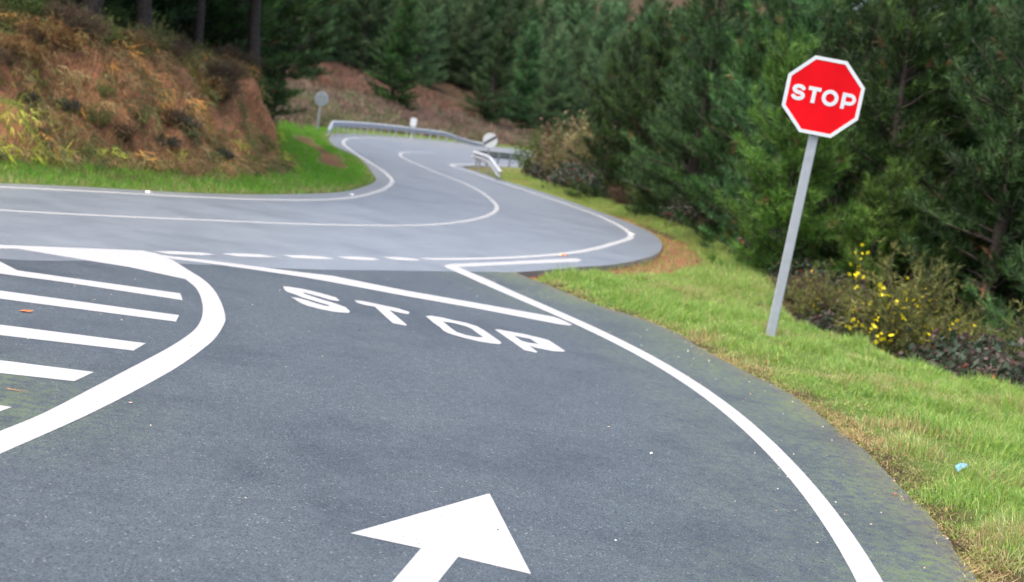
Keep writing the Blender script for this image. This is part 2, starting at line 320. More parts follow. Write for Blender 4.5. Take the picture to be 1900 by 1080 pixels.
def paint_mat():
    m, nt, out = new_mat('road_paint')
    tc = N(nt, 'ShaderNodeTexCoord')
    mp = N(nt, 'ShaderNodeVectorMath', operation='ADD'); mp.inputs[1].default_value = (.37, .13, .4137)
    nt.links.new(tc.outputs['Object'], mp.inputs[0]); P = mp.outputs[0]
    g1 = N(nt, 'ShaderNodeTexNoise', Scale=95.0, Detail=3.0, Roughness=.75); nt.links.new(P, g1.inputs['Vector'])
    g2 = N(nt, 'ShaderNodeTexNoise', Scale=5.0, Detail=6.0, Roughness=.65); nt.links.new(P, g2.inputs['Vector'])
    c = ramp(nt, [(.3, (.265, .265, .258)), (.6, (.36, .36, .35))], g1.outputs[0])
    c = mixc(nt, ramp(nt, [(.60, (0, 0, 0)), (.82, (.5,) * 3)], g2.outputs[0]), c, (.20, .20, .19))
    sp = N(nt, 'ShaderNodeTexNoise', Scale=60.0, Detail=3.0); nt.links.new(P, sp.inputs['Vector'])
    c = mixc(nt, ramp(nt, [(.64, (0, 0, 0)), (.72, (.75,) * 3)], sp.outputs[0]), c, (.10, .11, .12))
    bs = N(nt, 'ShaderNodeBsdfPrincipled', Roughness=.6)
    nt.links.new(c, bs.inputs['Base Color'])
    bp = N(nt, 'ShaderNodeBump', Strength=.35, Distance=.004)
    nt.links.new(g1.outputs[0], bp.inputs['Height']); nt.links.new(bp.outputs[0], bs.inputs['Normal'])
    nt.links.new(bs.outputs[0], out.inputs[0])
    return m

def terrain_mat():
    m, nt, out = new_mat('earth')
    tc = N(nt, 'ShaderNodeTexCoord'); P = tc.outputs['Object']
    at = N(nt, 'ShaderNodeAttribute', attribute_name='col')
    sp = N(nt, 'ShaderNodeSeparateColor'); nt.links.new(at.outputs['Color'], sp.inputs[0])
    n1 = N(nt, 'ShaderNodeTexNoise', Scale=2.2, Detail=8.0, Roughness=.65); nt.links.new(P, n1.inputs['Vector'])
    n2 = N(nt, 'ShaderNodeTexNoise', Scale=14.0, Detail=6.0, Roughness=.7); nt.links.new(P, n2.inputs['Vector'])
    litter = ramp(nt, [(.35, (.035, .024, .014)), (.65, (.085, .055, .03))], n2.outputs[0])
    soil = ramp(nt, [(.3, (.17, .075, .04)), (.5, (.33, .14, .07)), (.7, (.47, .24, .115))], n1.outputs[0])
    soil = mixc(nt, ramp(nt, [(.45, (0, 0, 0)), (.62, (.8,) * 3)], n2.outputs[0]), soil, (.16, .09, .055))
    turf = ramp(nt, [(.35, (.05, .085, .018)), (.55, (.10, .15, .03)), (.72, (.19, .16, .06))], n2.outputs[0])
    c = mixc(nt, sp.outputs[1], litter, soil)
    c = mixc(nt, sp.outputs[0], c, turf)
    bs = N(nt, 'ShaderNodeBsdfPrincipled', Roughness=.95)
    bs.inputs['Specular IOR Level'].default_value = .1
    nt.links.new(c, bs.inputs['Base Color'])
    bp = N(nt, 'ShaderNodeBump', Strength=.8, Distance=.06)
    nt.links.new(n2.outputs[0], bp.inputs['Height']); nt.links.new(bp.outputs[0], bs.inputs['Normal'])
    nt.links.new(bs.outputs[0], out.inputs[0])
    return m

M_MAIN = asphalt_mat('main_asphalt', (.062, .072, .081), (.150, .167, .180), .45, chips=.3, spec=1.0, sheen=.3, bump=.2)
M_SIDE = asphalt_mat('side_asphalt', (.014, .020, .025), (.102, .124, .142), .66, chips=.30, spec=.25, sheen=.05)
M_PAINT = paint_mat()
M_EARTH = terrain_mat()
M_NEEDLE = foliage_mat('pine_needles', .22, .5, .3)
M_LEAF = foliage_mat('shrub_leaves', .28, .55, .25)
M_GRASS = foliage_mat('grass_blades', .35, .6, .2)
M_DRY = foliage_mat('dry_growth', .25, .8, .1)
M_BARK = simple_mat('pine_bark', (.055, .042, .034), .9, var=.5, scale=18, bump=.6, spec=.2)
M_TWIG = simple_mat('twig_bark', (.10, .07, .05), .9, var=.4, scale=25, spec=.2)
M_GALV = simple_mat('galvanised_steel', (.40, .42, .44), .5, .2, var=.10, scale=6)
M_POST = simple_mat('grey_painted_steel', (.36, .38, .40), .5, .15, var=.10, scale=14)
M_RED = simple_mat('red_sign_sheeting', (.70, .005, .010), .75, spec=.08, var=.16, scale=2.2)
M_WHITE = simple_mat('white_sign_sheeting', (.64, .66, .66), .6, var=.04, scale=5)
M_BLACK = simple_mat('black_print', (.03, .03, .035), .5)
M_ALU = simple_mat('bare_aluminium_back', (.42, .46, .50), .5, .4, var=.08, scale=4)
M_REFL = simple_mat('reflector_stud', (.75, .73, .68), .4)

# ------------------------------------------------------------------ road outlines
left_edge = np.vstack([spline([(-24, -16), (-17, -1), (-12, 8.6), (-9.2, 14.6)], 1.5)[:-1], spline(LEFTEDGE, .5), spline([(-.5, 128), (4, 142), (14, 157), (34, 168)], 3)])
seam = np.vstack([[(-17, -20), (-11, 1), (-7.6, 7.6)], spline(SEAM, .4)])
right_edge = np.vstack([spline(RIGHTEDGE, .4), [(1.2, 76), (3.4, 88), (4.5, 100), (5.5, 112), (7.5, 124), (12.5, 138), (22, 149), (40, 157)]])
verge = spline(VERGE, .12)
verge[6:, 0] += .05 * (fnoise(verge[6:, 1], verge[6:, 0] * 0, 2.2, 91, 4) - .5) + .035 * (fnoise(verge[6:, 1], 0 * verge[6:, 0] + 3, 7.0, 92, 2) - .5)
verge = np.vstack([verge, [(2.0, 3.6), (1.4, 0), (.6, -8), (0, -20)]])
MAIN_POLY = np.vstack([left_edge, right_edge[::-1], seam[::-1][1:]])
SIDE_POLY = np.vstack([seam[:-1], verge])
A_POLY = np.vstack([left_edge, [(60, 168), (60, 900), (-900, 900), (-900, -16)]])

def toe_of(y): return .75 + .6 * ss(24.5, 29.5, y) + 2.3 * ss(29.5, 34.5, y) + 3 * ss(44, 58, y)
def zone(x, y):
    """distances and sides used for both the relief and the planting"""
    x = np.asarray(x, float); y = np.asarray(y, float)
    z = dict(x=x, y=y)
    z['road'] = inside(x, y, MAIN_POLY) | inside(x, y, SIDE_POLY)
    z['A'] = inside(x, y, A_POLY) & ~z['road']
    z['B'] = ~z['A'] & ~z['road']
    z['dL'] = dist_poly(x, y, left_edge)
    z['dM'] = dist_poly(x, y, right_edge)
    z['dS'] = dist_poly(x, y, verge)
    z['toe'] = toe_of(y)
    z['W'] = 2.3 - .9 * ss(26, 32, y) + 1.2 * ss(40, 50, y)
    z['H'] = (1.68 + .25 * ss(21, 26, y)) * (1 - .42 * ss(28.5, 38, y)) - .6 * ss(50, 64, y) + .25 * (fnoise(x, y, .35, 5) - .5)
    return z

def relief(z):
    x, y = z['x'], z['y']
    # hill side: grassy toe, cut bank, wooded slope above
    dL, toe, H = z['dL'], z['toe'], z['H']
    n = fnoise(x, y, .7, 3, 4) - .5
    near = ss(.25, .7, dL)
    gul = fnoise(x * 1.0 + y * .2, y * 1.0, 1.1, 17, 3) - .5
    W = z['W']
    fine = fnoise(x, y, 2.6, 19, 3) - .5
    face = ss(0, 1, (dL - toe + .9 * gul + .35 * fine) / W)
    bank = .04 * near + .16 * ss(.3, toe + .1, dL) + H * face + .15 * np.maximum(dL - toe - W, 0) + .5 * n * ss(toe, toe + 1.5, dL)
    bank = np.where(dL > 40, bank - .12 * (dL - 40), bank)
    bank = bank + (.45 * gul + .30 * fine) * ss(.05, .4, face) * (1 - .6 * ss(.8, 1, face))
    far = .05 * near + .24 * np.maximum(dL - 3.5, 0) + .6 * n * ss(3, 8, dL) + .14 * np.maximum(dL - 40, 0)
    bank = bank - .16 * np.exp(-((dL - 1.15) / .5) ** 2) * ss(35.5, 38, y) * (1 - ss(57, 60, y))
    w = ss(56, 66, y)
    zA = bank * (1 - w) + far * w
    # low side: mown verge beside the side road, ditch beside the main road, falling ground under the trees
    dS, dM = z['dS'], z['dM']
    m = fnoise(x, y, 1.3, 9) - .5
    zS = .01 + .045 * ss(.2, .9, dS) - .055 * np.maximum(dS - 1, 0) - 1.0 * ss(4.3, 7.5, dS) + .07 * m * ss(.3, 1.2, dS)
    zM = -.11 + .20 * ss(.8, 1.5, dM) - .95 * ss(2.2, 5.0, dM) + .08 * m
    wS = ss(.15, .8, dM) * (1 - ss(3.4, 5.0, dS) * (1 - ss(4, 8, dM)))
    zB = zM * (1 - wS) + zS * wS + .5 * n * ss(5, 9, np.minimum(dS, dM)) + .18 * np.maximum(np.minimum(dS, dM) - 10, 0)
    zz = np.where(z['A'], zA, zB)
    return np.where(z['road'], -.05, np.where(np.minimum(np.minimum(dL, dS), dM) < .22, np.minimum(zz, -.02), zz))


# ------------------------------------------------------------------ ground
def axis(dense0, dense1, step, lo, hi, grow=1.16):
    a = list(np.arange(dense0, dense1 + 1e-6, step))
    s = step; v = dense1
    while v < hi: s *= grow; v += s; a.append(v)
    s = step; v = dense0; b = []
    while v > lo: s *= grow; v -= s; b.append(v)
    return np.array(b[::-1] + a)
xs = axis(-13, 8, .15, -1500, 1500)
ys = np.concatenate([axis(4, 40, .15, -400, 40)[:-1], axis(40, 75, .35, 40, 2500)])
GX, GY = np.meshgrid(xs, ys)
zn = zone(GX.ravel(), GY.ravel())
GZ = relief(zn)
nx, ny = len(xs), len(ys)
idx = np.arange(nx * ny).reshape(ny, nx)
a, b, c, d = idx[:-1, :-1].ravel(), idx[:-1, 1:].ravel(), idx[1:, 1:].ravel(), idx[1:, :-1].ravel()
x_, y_ = zn['x'], zn['y']
in_main = inside(x_, y_, MAIN_POLY); in_side = inside(x_, y_, SIDE_POLY)
LAYERS = dict(z=GZ, toe=zn['toe'], W=zn['W'], sA=np.where(zn['A'], zn['dL'], -zn['dL']), sM=np.where(in_main, -zn['dM'], zn['dM']), sS=np.where(in_side, -zn['dS'], zn['dS']))
LAYERS = {k_: v_.reshape(ny, nx) for k_, v_ in LAYERS.items()}
def gzone(x, y):
    """bilinear look-up of the relief and of the distances to the road edges"""
    x = np.atleast_1d(np.asarray(x, float)); y = np.atleast_1d(np.asarray(y, float))
    i = np.clip(np.searchsorted(xs, x) - 1, 0, nx - 2); j = np.clip(np.searchsorted(ys, y) - 1, 0, ny - 2)
    u = np.clip((x - xs[i]) / (xs[i + 1] - xs[i]), 0, 1); v = np.clip((y - ys[j]) / (ys[j + 1] - ys[j]), 0, 1)
    o = {k_: (g[j, i] * (1 - u) + g[j, i + 1] * u) * (1 - v) + (g[j + 1, i] * (1 - u) + g[j + 1, i + 1] * u) * v for k_, g in LAYERS.items()}
    o['A'] = o['sA'] > 0
    o['B'] = ~o['A'] & (o['sM'] > 0) & (o['sS'] > 0)
    o['dL'], o['dM'], o['dS'] = np.abs(o['sA']), np.abs(o['sM']), np.abs(o['sS'])
    return o
def height(x, y): return float(gzone(x, y)['z'][0])
pn = fnoise(x_, y_, .6, 21)
facek = (zn['dL'] - zn['toe']) / zn['W']
grassA = np.where(y_ < 58, 1 - ss(-.1, .25, facek + .5 * (pn - .5)), 1 - ss(3, 6, zn['dL']))
soilA = ss(-.1, .3, facek) * (1 - ss(.9, 1.3, facek)) * (1 - ss(50, 62, y_))
inS = (zn['dM'] > zn['dS']) | ((zn['dM'] > .55 + .5 * (pn - .5)) & (zn['dS'] < 3.6))
grassB = np.where(inS, (1 - ss(4.2, 5.2, zn['dS'])) * ss(.1, .5, zn['dS'] + .4 * (pn - .5)), ss(.9, 1.4, zn['dM'] + .6 * (pn - .5)) * (1 - ss(2.0, 2.9, zn['dM'])))
soilB = np.where(inS, .0, .62 * (1 - ss(.7, 1.2, zn['dM'] + 1.8 * (pn - .5))))
strip = np.exp(-((zn['dL'] - 1.15 - .5 * (pn - .5)) / .42) ** 4) * ss(35.5, 38, y_) * (1 - ss(57, 60, y_)) * zn['A']
grassA = grassA * (1 - strip); soilA = np.maximum(soilA, strip * .25)
colr = np.stack([np.where(zn['A'], grassA, grassB), np.where(zn['A'], soilA, soilB), np.zeros_like(x_)], 1)
mb = MB()
mb.add(np.stack([x_, y_, GZ], 1), np.concatenate([np.stack([a, b, c], 1), np.stack([a, c, d], 1)]), np.clip(colr, 0, 1))
tag(mb.build('ground', M_EARTH, smooth=True), 'earth verges, cut bank and wooded slopes beside the road', kind='structure')

# ------------------------------------------------------------------ roads
def slab(name, poly, z, mat, grid, colfun, skirt=.14):
    poly = [p for i, p in enumerate(poly) if i == 0 or np.linalg.norm(p - poly[i - 1]) > 1e-3]
    n = len(poly)
    P = np.array(poly)
    gx, gy = np.meshgrid(np.arange(max(P[:, 0].min(), -14), min(P[:, 0].max(), 10), grid), np.arange(max(P[:, 1].min(), 3), min(P[:, 1].max(), 75), grid))
    gx, gy = gx.ravel(), gy.ravel()
    k = inside(gx, gy, P) & (dist_poly(gx, gy, np.vstack([P, P[:1]])) > grid * .4)
    pts = [Vector(p) for p in poly] + [Vector((u, v)) for u, v in zip(gx[k], gy[k])]
    vs, es, fs, *_ = delaunay_2d_cdt(pts, [], [list(range(n))], 1, 1e-5)
    v = np.array([(q.x, q.y) for q in vs])
    f = []
    for t in fs:
        t = list(t)
        p, q, r = v[t[0]], v[t[1]], v[t[2]]
        if (q[0] - p[0]) * (r[1] - p[1]) - (q[1] - p[1]) * (r[0] - p[0]) < 0: t.reverse()
        f.append(t)
    m = MB()
    m.add(np.column_stack([v, np.full(len(v), z)]), f, colfun(v[:, 0], v[:, 1]))
    base = np.column_stack([P, np.full(n, z)]); low = base - [0, 0, skirt]
    sk = np.vstack([base, low]); sf = []
    for i in range(n):
        j = (i + 1) % n
        sf += [(i, n + i, n + j), (i, n + j, j)]
    m.add(sk, sf, (0, 0, 0))
    return tag(m.build(name, mat), kind='structure')

def main_cols(x, y):
    e = 1 - ss(.0, .35, dist_poly(x, y, left_edge))
    return np.clip(np.stack([.7 * e, .25 * e, 0 * x], 1), 0, 1)
def side_cols(x, y):
    dv = dist_poly(x, y, verge)
    moss = np.clip(1.0 - dv / 1.15, 0, 1) ** .8
    isl = np.exp(-(((x + 3.3) / 1.0) ** 2 + ((y - 7.3) / .9) ** 2))
    strip = .35 * np.exp(-((dv - 1.35) / .25) ** 2)
    return np.clip(np.stack([.55 * (1 - ss(0, .16, dv)), np.maximum(moss * .78, isl * 1.0) + strip * .7, 0 * x], 1), 0, 1)
main_road = slab('main_road', MAIN_POLY, 0.0, M_MAIN, .8, main_cols)
main_road['label'] = 'pale grey asphalt main road winding through two bends'
side_road = slab('side_road', SIDE_POLY, 0.0, M_SIDE, .3, side_cols)
side_road['label'] = 'dark grey asphalt side road with mossy shoulder'

ZP = .002
def painted(name, outline, parent, hole=None, z=ZP, label=None):
    loops = [[Vector((x, y, 0)) for x, y in outline]]
    if hole: loops.append([Vector((x, y, 0)) for x, y in hole])
    tris = tessellate_polygon(loops)
    v = np.array([(q.x, q.y, z) for l in loops for q in l])
    f = []
    for t in tris:
        t = list(t); p, q, r = v[t[0]], v[t[1]], v[t[2]]
        if (q[0] - p[0]) * (r[1] - p[1]) - (q[1] - p[1]) * (r[0] - p[0]) < 0: t.reverse()
        f.append(t)
    m = MB(); m.add(v, f)
    o = m.build(name, M_PAINT, parent)
    if label: o['label'] = label
    return o
def ribbon(name, pts, width, parent, label=None, z=ZP):
    c = spline(pts, .25)
    t = np.gradient(c, axis=0); t /= np.linalg.norm(t, axis=1)[:, None]
    nrm = np.stack([-t[:, 1], t[:, 0]], 1)
    l, r = c + nrm * width / 2, c - nrm * width / 2
    k = len(c)
    v = np.column_stack([np.vstack([l, r]), np.full(2 * k, z)])
    f = [q for i in range(k - 1) for q in ((k + i, k + i + 1, i + 1), (k + i, i + 1, i))]
    m = MB(); m.add(v, f)
    o = m.build(name, M_PAINT, parent)
    if label: o['label'] = label
    return o

ribbon('edge_line', [(-12.5, 6.5), (-9.6, 12.7)] + LEFTLINE, .125, main_road, 'white edge line along the foot of the bank')
ribbon('centre_line', [(-10.5, 9.5), (-8.2, 12.9)] + CENTRE, .10, main_road, 'solid white centre line round the bend')
ribbon('edge_line', RIGHTLINE, .14, main_road, 'white edge line on the outside of the bend')
for q in DASHES: painted('dash', q, main_road)
painted('stop_line', STOPLINE, side_road, label='long slanting white stop line')
painted('edge_line', VLINE, side_road, label='white edge line with a sharp point at the junction')
painted('island_outline', ISLAND, side_road, label='broad white border of the hatched island')
for q in STRIPES: painted('hatch_stripe', q, side_road)
for ch, o, hl in LETTERS: painted('painted_letter', o, side_road, hl, label='white letter %s of the word STOP on the road' % ch)
painted('painted_arrow', ARROW, side_road, label='white arrow pointing towards the junction')

# ------------------------------------------------------------------ stop sign
def plate(m, outline, y0, y1, c=(.5, .5, .5)):
    """prism of a 2-D outline in x,z between two y values (front is y0)"""
    n = len(outline)
    v = [(x, y0, z) for x, z in outline] + [(x, y1, z) for x, z in outline]
    tr = tessellate_polygon([[Vector((x, z, 0)) for x, z in outline]])
    f = []
    for t in tr:
        t = list(t); p, q, r = (outline[i] for i in t)
        if (q[0] - p[0]) * (r[1] - p[1]) - (q[1] - p[1]) * (r[0] - p[0]) < 0: t.reverse()
        f.append(tuple(t)); f.append(tuple(n + i for i in reversed(t)))
    for i in range(n):
        j = (i + 1) % n
        f += [(i, n + i, n + j), (i, n + j, j)]
    m.add(v, f, c)
def stroke(pts, w, closed=False):
    """outline(s) of a thick polyline as list of quads joined by mitres, in 2-D"""
    P = np.array(pts, float)
    if closed: t = np.roll(P, -1, 0) - np.roll(P, 1, 0)
    else: t = np.gradient(P, axis=0)
    t /= np.linalg.norm(t, axis=1)[:, None]
    nn = np.stack([-t[:, 1], t[:, 0]], 1)
    return P + nn * w / 2, P - nn * w / 2
def stroke_letter(m, pts, w, y0, y1, closed=False, cap=True):
    l, r = stroke(pts, w, closed)
    if cap and not closed:
        def arc(c, a, b):
            a, b = a - c, b - c
            a0 = math.atan2(a[1], a[0])
            return [c + (w / 2) * np.array([math.cos(a0 - s * math.pi), math.sin(a0 - s * math.pi)]) for s in (.2, .4, .6, .8)]
        P = np.array(pts, float)
        end = arc(P[-1], l[-1], r[-1]); start = arc(P[0], r[0], l[0])
        plate(m, [tuple(q) for q in list(l) + end + list(r[::-1]) + start], y0, y1)
        return
    k = len(l); cnt = k if closed else k - 1
    v = [(x, y, z) for y in (y0, y1) for s in (l, r) for x, z in s]
    f = []
    for i in range(cnt):
        j = (i + 1) % k
        f += [(i, k + j, j), (i, k + i, k + j)]
        f += [(i, j, 2 * k + j), (i, 2 * k + j, 2 * k + i), (k + i, 3 * k + j, k + j), (k + i, 3 * k + i, 3 * k + j)]
    if not closed:
        for i in (0, k - 1): f += [(i, 2 * k + i, 3 * k + i), (i, 3 * k + i, k + i)]
    m.add(v, f)
def arc_pts(cx, cz, rx, rz, a0, a1, n):
    return [(cx + rx * math.cos(R(t)), cz + rz * math.sin(R(t))) for t in np.linspace(a0, a1, n)]

sx, sy = SIGNS['stop'][0]
stop = empty('stop_sign', (sx, sy, height(sx, sy) - .02))
tag(stop, 'red octagonal STOP sign on a leaning grey post in the grass verge', 'road sign')
stop.rotation_euler = (R(-.5), R(1.2), R(-3))
pm = MB()
prof = [(-.055, -.03), (-.045, -.04), (.045, -.04), (.055, -.03), (.055, .03), (.045, .04), (-.045, .04), (-.055, .03)]
v = [(x, y, z) for z in (-.4, 3.22) for x, y in prof]; k = 8
f = [q for i in range(k) for q in ((i, (i + 1) % k, k + (i + 1) % k), (i, k + (i + 1) % k, k + i))] + [(k, k + i, k + i + 1) for i in range(1, k - 1)]
pm.add(v, f); pm.build('post', M_POST, stop)
ZC = 2.94
def octo(rad): return [(rad / math.cos(R(22.5)) * math.cos(R(22.5 + 45 * i)), ZC + rad / math.cos(R(22.5)) * math.sin(R(22.5 + 45 * i))) for i in range(8)]
m = MB(); plate(m, octo(.455), -.075, -.048)
me = m.mesh('panel', [M_RED, M_ALU])
for pl in me.polygons:
    pl.material_index = 0 if pl.normal.y < -.9 else 1
panel = link('panel', me, stop)
m = MB()
o1, o2 = octo(.457), octo(.415)
v = [(x, y, z) for y in (-.079, -.0745) for o_ in (o1, o2) for x, z in o_]
f = []
for i in range(8):
    j = (i + 1) % 8
    f += [(i, j, 8 + j), (i, 8 + j, 8 + i), (i, 16 + i, 16 + j), (i, 16 + j, j), (8 + i, 8 + j, 24 + j), (8 + i, 24 + j, 24 + i)]
m.add(v, f); m.build('border', M_WHITE, panel)
LW, LHt = .045, .190
YF, YB = -.0785, -.0748
def letter(fn, cx):
    m = MB(); fn(m, cx); m.build('letter', M_WHITE, panel)
hz = LHt / 2 - LW / 2
def L_S(m, cx):
    rz = hz / 2
    p = arc_pts(cx, ZC + rz, .056, rz, 25, 270, 14) + arc_pts(cx, ZC - rz, .060, rz, 90, -155, 14)[1:]
    stroke_letter(m, p, LW, YF, YB)
def L_T(m, cx):
    plate(m, [(cx - .074, ZC + LHt / 2 - LW), (cx - LW / 2, ZC + LHt / 2 - LW), (cx - LW / 2, ZC - LHt / 2), (cx + LW / 2, ZC - LHt / 2), (cx + LW / 2, ZC + LHt / 2 - LW), (cx + .074, ZC + LHt / 2 - LW), (cx + .074, ZC + LHt / 2), (cx - .074, ZC + LHt / 2)], YF, YB)
def L_O(m, cx):
    stroke_letter(m, arc_pts(cx, ZC, .076, hz + .002, 0, 345, 24), LW, YF, YB, closed=True)
def L_P(m, cx):
    x0 = cx - .074
    plate(m, [(x0, ZC - LHt / 2), (x0 + LW, ZC - LHt / 2), (x0 + LW, ZC + LHt / 2), (x0, ZC + LHt / 2)], YF, YB)
    t, b = ZC + LHt / 2 - LW / 2, ZC - .012 - LW / 2 + .01
    p = [(x0 + LW + .001, t), (cx + .01, t)] + arc_pts(cx + .022, (t + b) / 2, .05, (t - b) / 2, 75, -75, 10) + [(cx + .01, b), (x0 + LW + .001, b)]
    stroke_letter(m, p, LW * .92, YF, YB, cap=False)
for fn, cx in ((L_S, -.295), (L_T, -.112), (L_O, .082), (L_P, .292)): letter(fn, cx)

# round signs beyond the bends
def round_sign(name, xy, rz, zc, rad, lean, label, face, bar):
    root = empty(name, (*xy, height(*xy) - .02), rz)
    root.rotation_euler = (0, R(lean), rz)
    tag(root, label, 'road sign')
    m = MB(); m.box(-.045, .045, .012, .062, -.3, zc + rad * .92); m.build('post', M_POST if not bar else M_GALV, root)
    circ = [(rad * math.cos(t), zc + rad * math.sin(t)) for t in np.linspace(0, 2 * math.pi, 40, endpoint=False)]
    m = MB(); plate(m, circ, -.012, .010)
    me = m.mesh('disc', [face, M_ALU])
    for pl in me.polygons: pl.material_index = 0 if pl.normal.y < -.9 else 1
    disc = link('disc', me, root)
    if bar:
        m = MB()
        w = .055; a = R(38)
        ux, uz = math.cos(a), math.sin(a)
        L_ = rad * .97
        plate(m, [(-ux * L_ + uz * w, zc - uz * L_ - ux * w), (ux * L_ + uz * w, zc + uz * L_ - ux * w), (ux * L_ - uz * w, zc + uz * L_ + ux * w), (-ux * L_ - uz * w, zc - uz * L_ + ux * w)], -.0155, -.0122)
        m.build('diagonal_bar', M_BLACK, disc)
    else:
        m = MB(); m.box(-.3, .3, .0125, .03, zc - .14, zc - .10); m.box(-.3, .3, .0125, .03, zc + .10, zc + .14); m.build('bracket', M_ALU, disc)
    return root
round_sign('round_sign', SIGNS['left'][0], R(180 - 10), 1.67, .37, .8, 'round road sign seen from its grey metal back beside the far guardrail', M_WHITE, False)
round_sign('round_sign', SIGNS['end'][0], R(3), 1.32, .33, .5, 'round white road sign with a black diagonal bar behind the short guardrail', M_WHITE, True)

# ------------------------------------------------------------------ guardrails
def guardrail(path, face, label, top=.74, drop0=2.5, drop1=0, post_step=4.0, name='guardrail'):
    c = spline(path, .5)
    s = np.concatenate([[0], np.cumsum(np.linalg.norm(np.diff(c, axis=0), axis=1))])
    t = np.gradient(c, axis=0); t /= np.linalg.norm(t, axis=1)[:, None]
    nr = np.stack([-t[:, 1], t[:, 0]], 1) * face
    root = empty(name, (c[0][0], c[0][1], 0))
    tag(root, label, 'guardrail')
    loc = np.array([c[0][0], c[0][1], 0])
    hh = np.ones(len(s))
    if drop0: hh = np.minimum(hh, .25 + .75 * ss(0, drop0, s))
    if drop1: hh = np.minimum(hh, .1 + .9 * ss(0, drop1, s[-1] - s))
    g = np.array([height(*q) for q in c])
    prof = [(.0, .31), (.03, .30), (.08, .255), (.08, .215), (.02, .165), (.02, .145), (.08, .095), (.08, .055), (.03, .01), (.0, 0)]
    prof = prof + [(u - .006, w) for u, w in prof[::-1]]
    k = len(prof)
    v = []
    for i in range(len(c)):
        zb = (top - .31) * hh[i] + max(g[i], -.05) * .0 - (1 - hh[i]) * .05
        for u, w in prof:
            v.append((c[i][0] + nr[i][0] * u, c[i][1] + nr[i][1] * u, zb + w))
    f = []
    for i in range(len(c) - 1):
        for j in range(k):
            p, q = i * k + j, i * k + (j + 1) % k
            f += [(p, q, q + k), (p, q + k, p + k)]
    m = MB(); m.add(np.array(v) - loc, f); m.build('rail_beam', M_GALV, root)
    pm = MB(); pm.box(-.06, .06, -.065, -.01, -.6, 0); pmesh = pm.mesh('post', M_GALV)
    for q in np.arange(post_step * .6, s[-1] - .3, post_step):
        i = int(np.argmin(abs(s - q)))
        o = link('post', pmesh, root)
        o.location = (c[i][0] - loc[0], c[i][1] - loc[1], (top - .03) * hh[i])
        o.rotation_euler = (0, 0, math.atan2(t[i][1], t[i][0]) + (0 if face > 0 else math.pi))
        o.scale = (1, 1, (top + .1) / .6 if hh[i] > .6 else 1)
    return root
guardrail(RAIL_BACK, -1, 'long galvanised guardrail on the outside of the far bend', drop0=2.2, drop1=9, post_step=2.0)
guardrail(RAIL_IN_NEAR[:-1] + [(-2.50, 55.9), (-2.48, 56.5)] + RAIL_IN_FAR[1:], 1, 'short bent guardrail on the inside of the far bend', drop0=5, post_step=2.0, top=.72)

mk = empty('marker_post', (SIGNS['marker'][0][0] - .25, SIGNS['marker'][0][1] + .1, 0))
tag(mk, 'small white marker panel standing above the long guardrail', 'road marker')
m = MB(); m.box(-.03, .03, .0, .04, -.2, 1.4); m.build('post', M_WHITE, mk)
m = MB(); plate(m, [(-.21, .86), (-.17, .82), (.17, .82), (.21, .86), (.21, 1.32), (.17, 1.38), (-.17, 1.38), (-.21, 1.32)], -.02, -.002); m.build('panel', M_WHITE, mk)

# ------------------------------------------------------------------ plants: builders
def blades(m, base, hgt, wid, lean_dir, lean, col, rng, seg=True):
    n = len(base)
    az = rng.uniform(0, 2 * np.pi, n)
    side = np.stack([np.cos(az), np.sin(az), np.zeros(n)], 1) * (wid / 2)[:, None]
    ld = np.stack([np.cos(lean_dir), np.sin(lean_dir), np.zeros(n)], 1)
    upv = np.array([0, 0, 1.])
    tip = base + ld * (np.sin(lean) * hgt)[:, None] + upv * (np.cos(lean) * hgt)[:, None]
    if seg:
        mid = base + ld * (np.sin(lean * .4) * hgt * .55)[:, None] + upv * (np.cos(lean * .4) * hgt * .55)[:, None]
        v = np.stack([base - side, base + side, mid - side * .8, mid + side * .8, tip], 1).reshape(-1, 3)
        i = np.arange(n)[:, None] * 5
        f = np.concatenate([i + [0, 1, 3], i + [0, 3, 2], i + [2, 3, 4]], 0)
        m.add(v, f, np.repeat(col, 5, 0))
    else:
        v = np.stack([base - side, base + side, tip], 1).reshape(-1, 3)
        m.add(v, np.arange(n * 3).reshape(-1, 3), np.repeat(col, 3, 0))

def tufts(m, P, D, rng, n, ln, wd, col, spread=.75, axis_len=.08):
    """needle brushes: n thin triangles round each point P leaving along D"""
    T = len(P)
    d = np.repeat(D, n, 0) + rng.normal(0, spread, (T * n, 3))
    d /= np.linalg.norm(d, axis=1)[:, None] + 1e-9
    b = np.repeat(P, n, 0) + np.repeat(D, n, 0) * rng.uniform(-axis_len, axis_len, (T * n, 1))
    L = ln * rng.uniform(.65, 1.15, (T * n, 1))
    s = np.cross(d, rng.normal(0, 1, (T * n, 3))); s /= np.linalg.norm(s, axis=1)[:, None] + 1e-9
    s *= wd / 2
    v = np.stack([b - s, b + s, b + d * L], 1).reshape(-1, 3)
    cc = np.repeat(np.repeat(col, n, 0) * rng.uniform(.8, 1.2, (T * n, 1)), 3, 0)
    m.add(v, np.arange(T * n * 3).reshape(-1, 3), cc)

def leaves(m, P, size, col, rng, aspect=.55, upbias=.4):
    n = len(P)
    d = rng.normal(0, 1, (n, 3)); d /= np.linalg.norm(d, axis=1)[:, None]
    nr = rng.normal(0, 1, (n, 3)); nr[:, 2] += upbias * 2
    s = np.cross(d, nr); s /= np.linalg.norm(s, axis=1)[:, None] + 1e-9
    sz = size * rng.uniform(.6, 1.3, (n, 1))
    v = np.stack([P - d * sz / 2, P + s * sz * aspect / 2, P + d * sz / 2, P - s * sz * aspect / 2], 1).reshape(-1, 3)
    i = np.arange(n)[:, None] * 4
    m.add(v, np.concatenate([i + [0, 1, 2], i + [0, 2, 3]], 0), np.repeat(col, 4, 0))

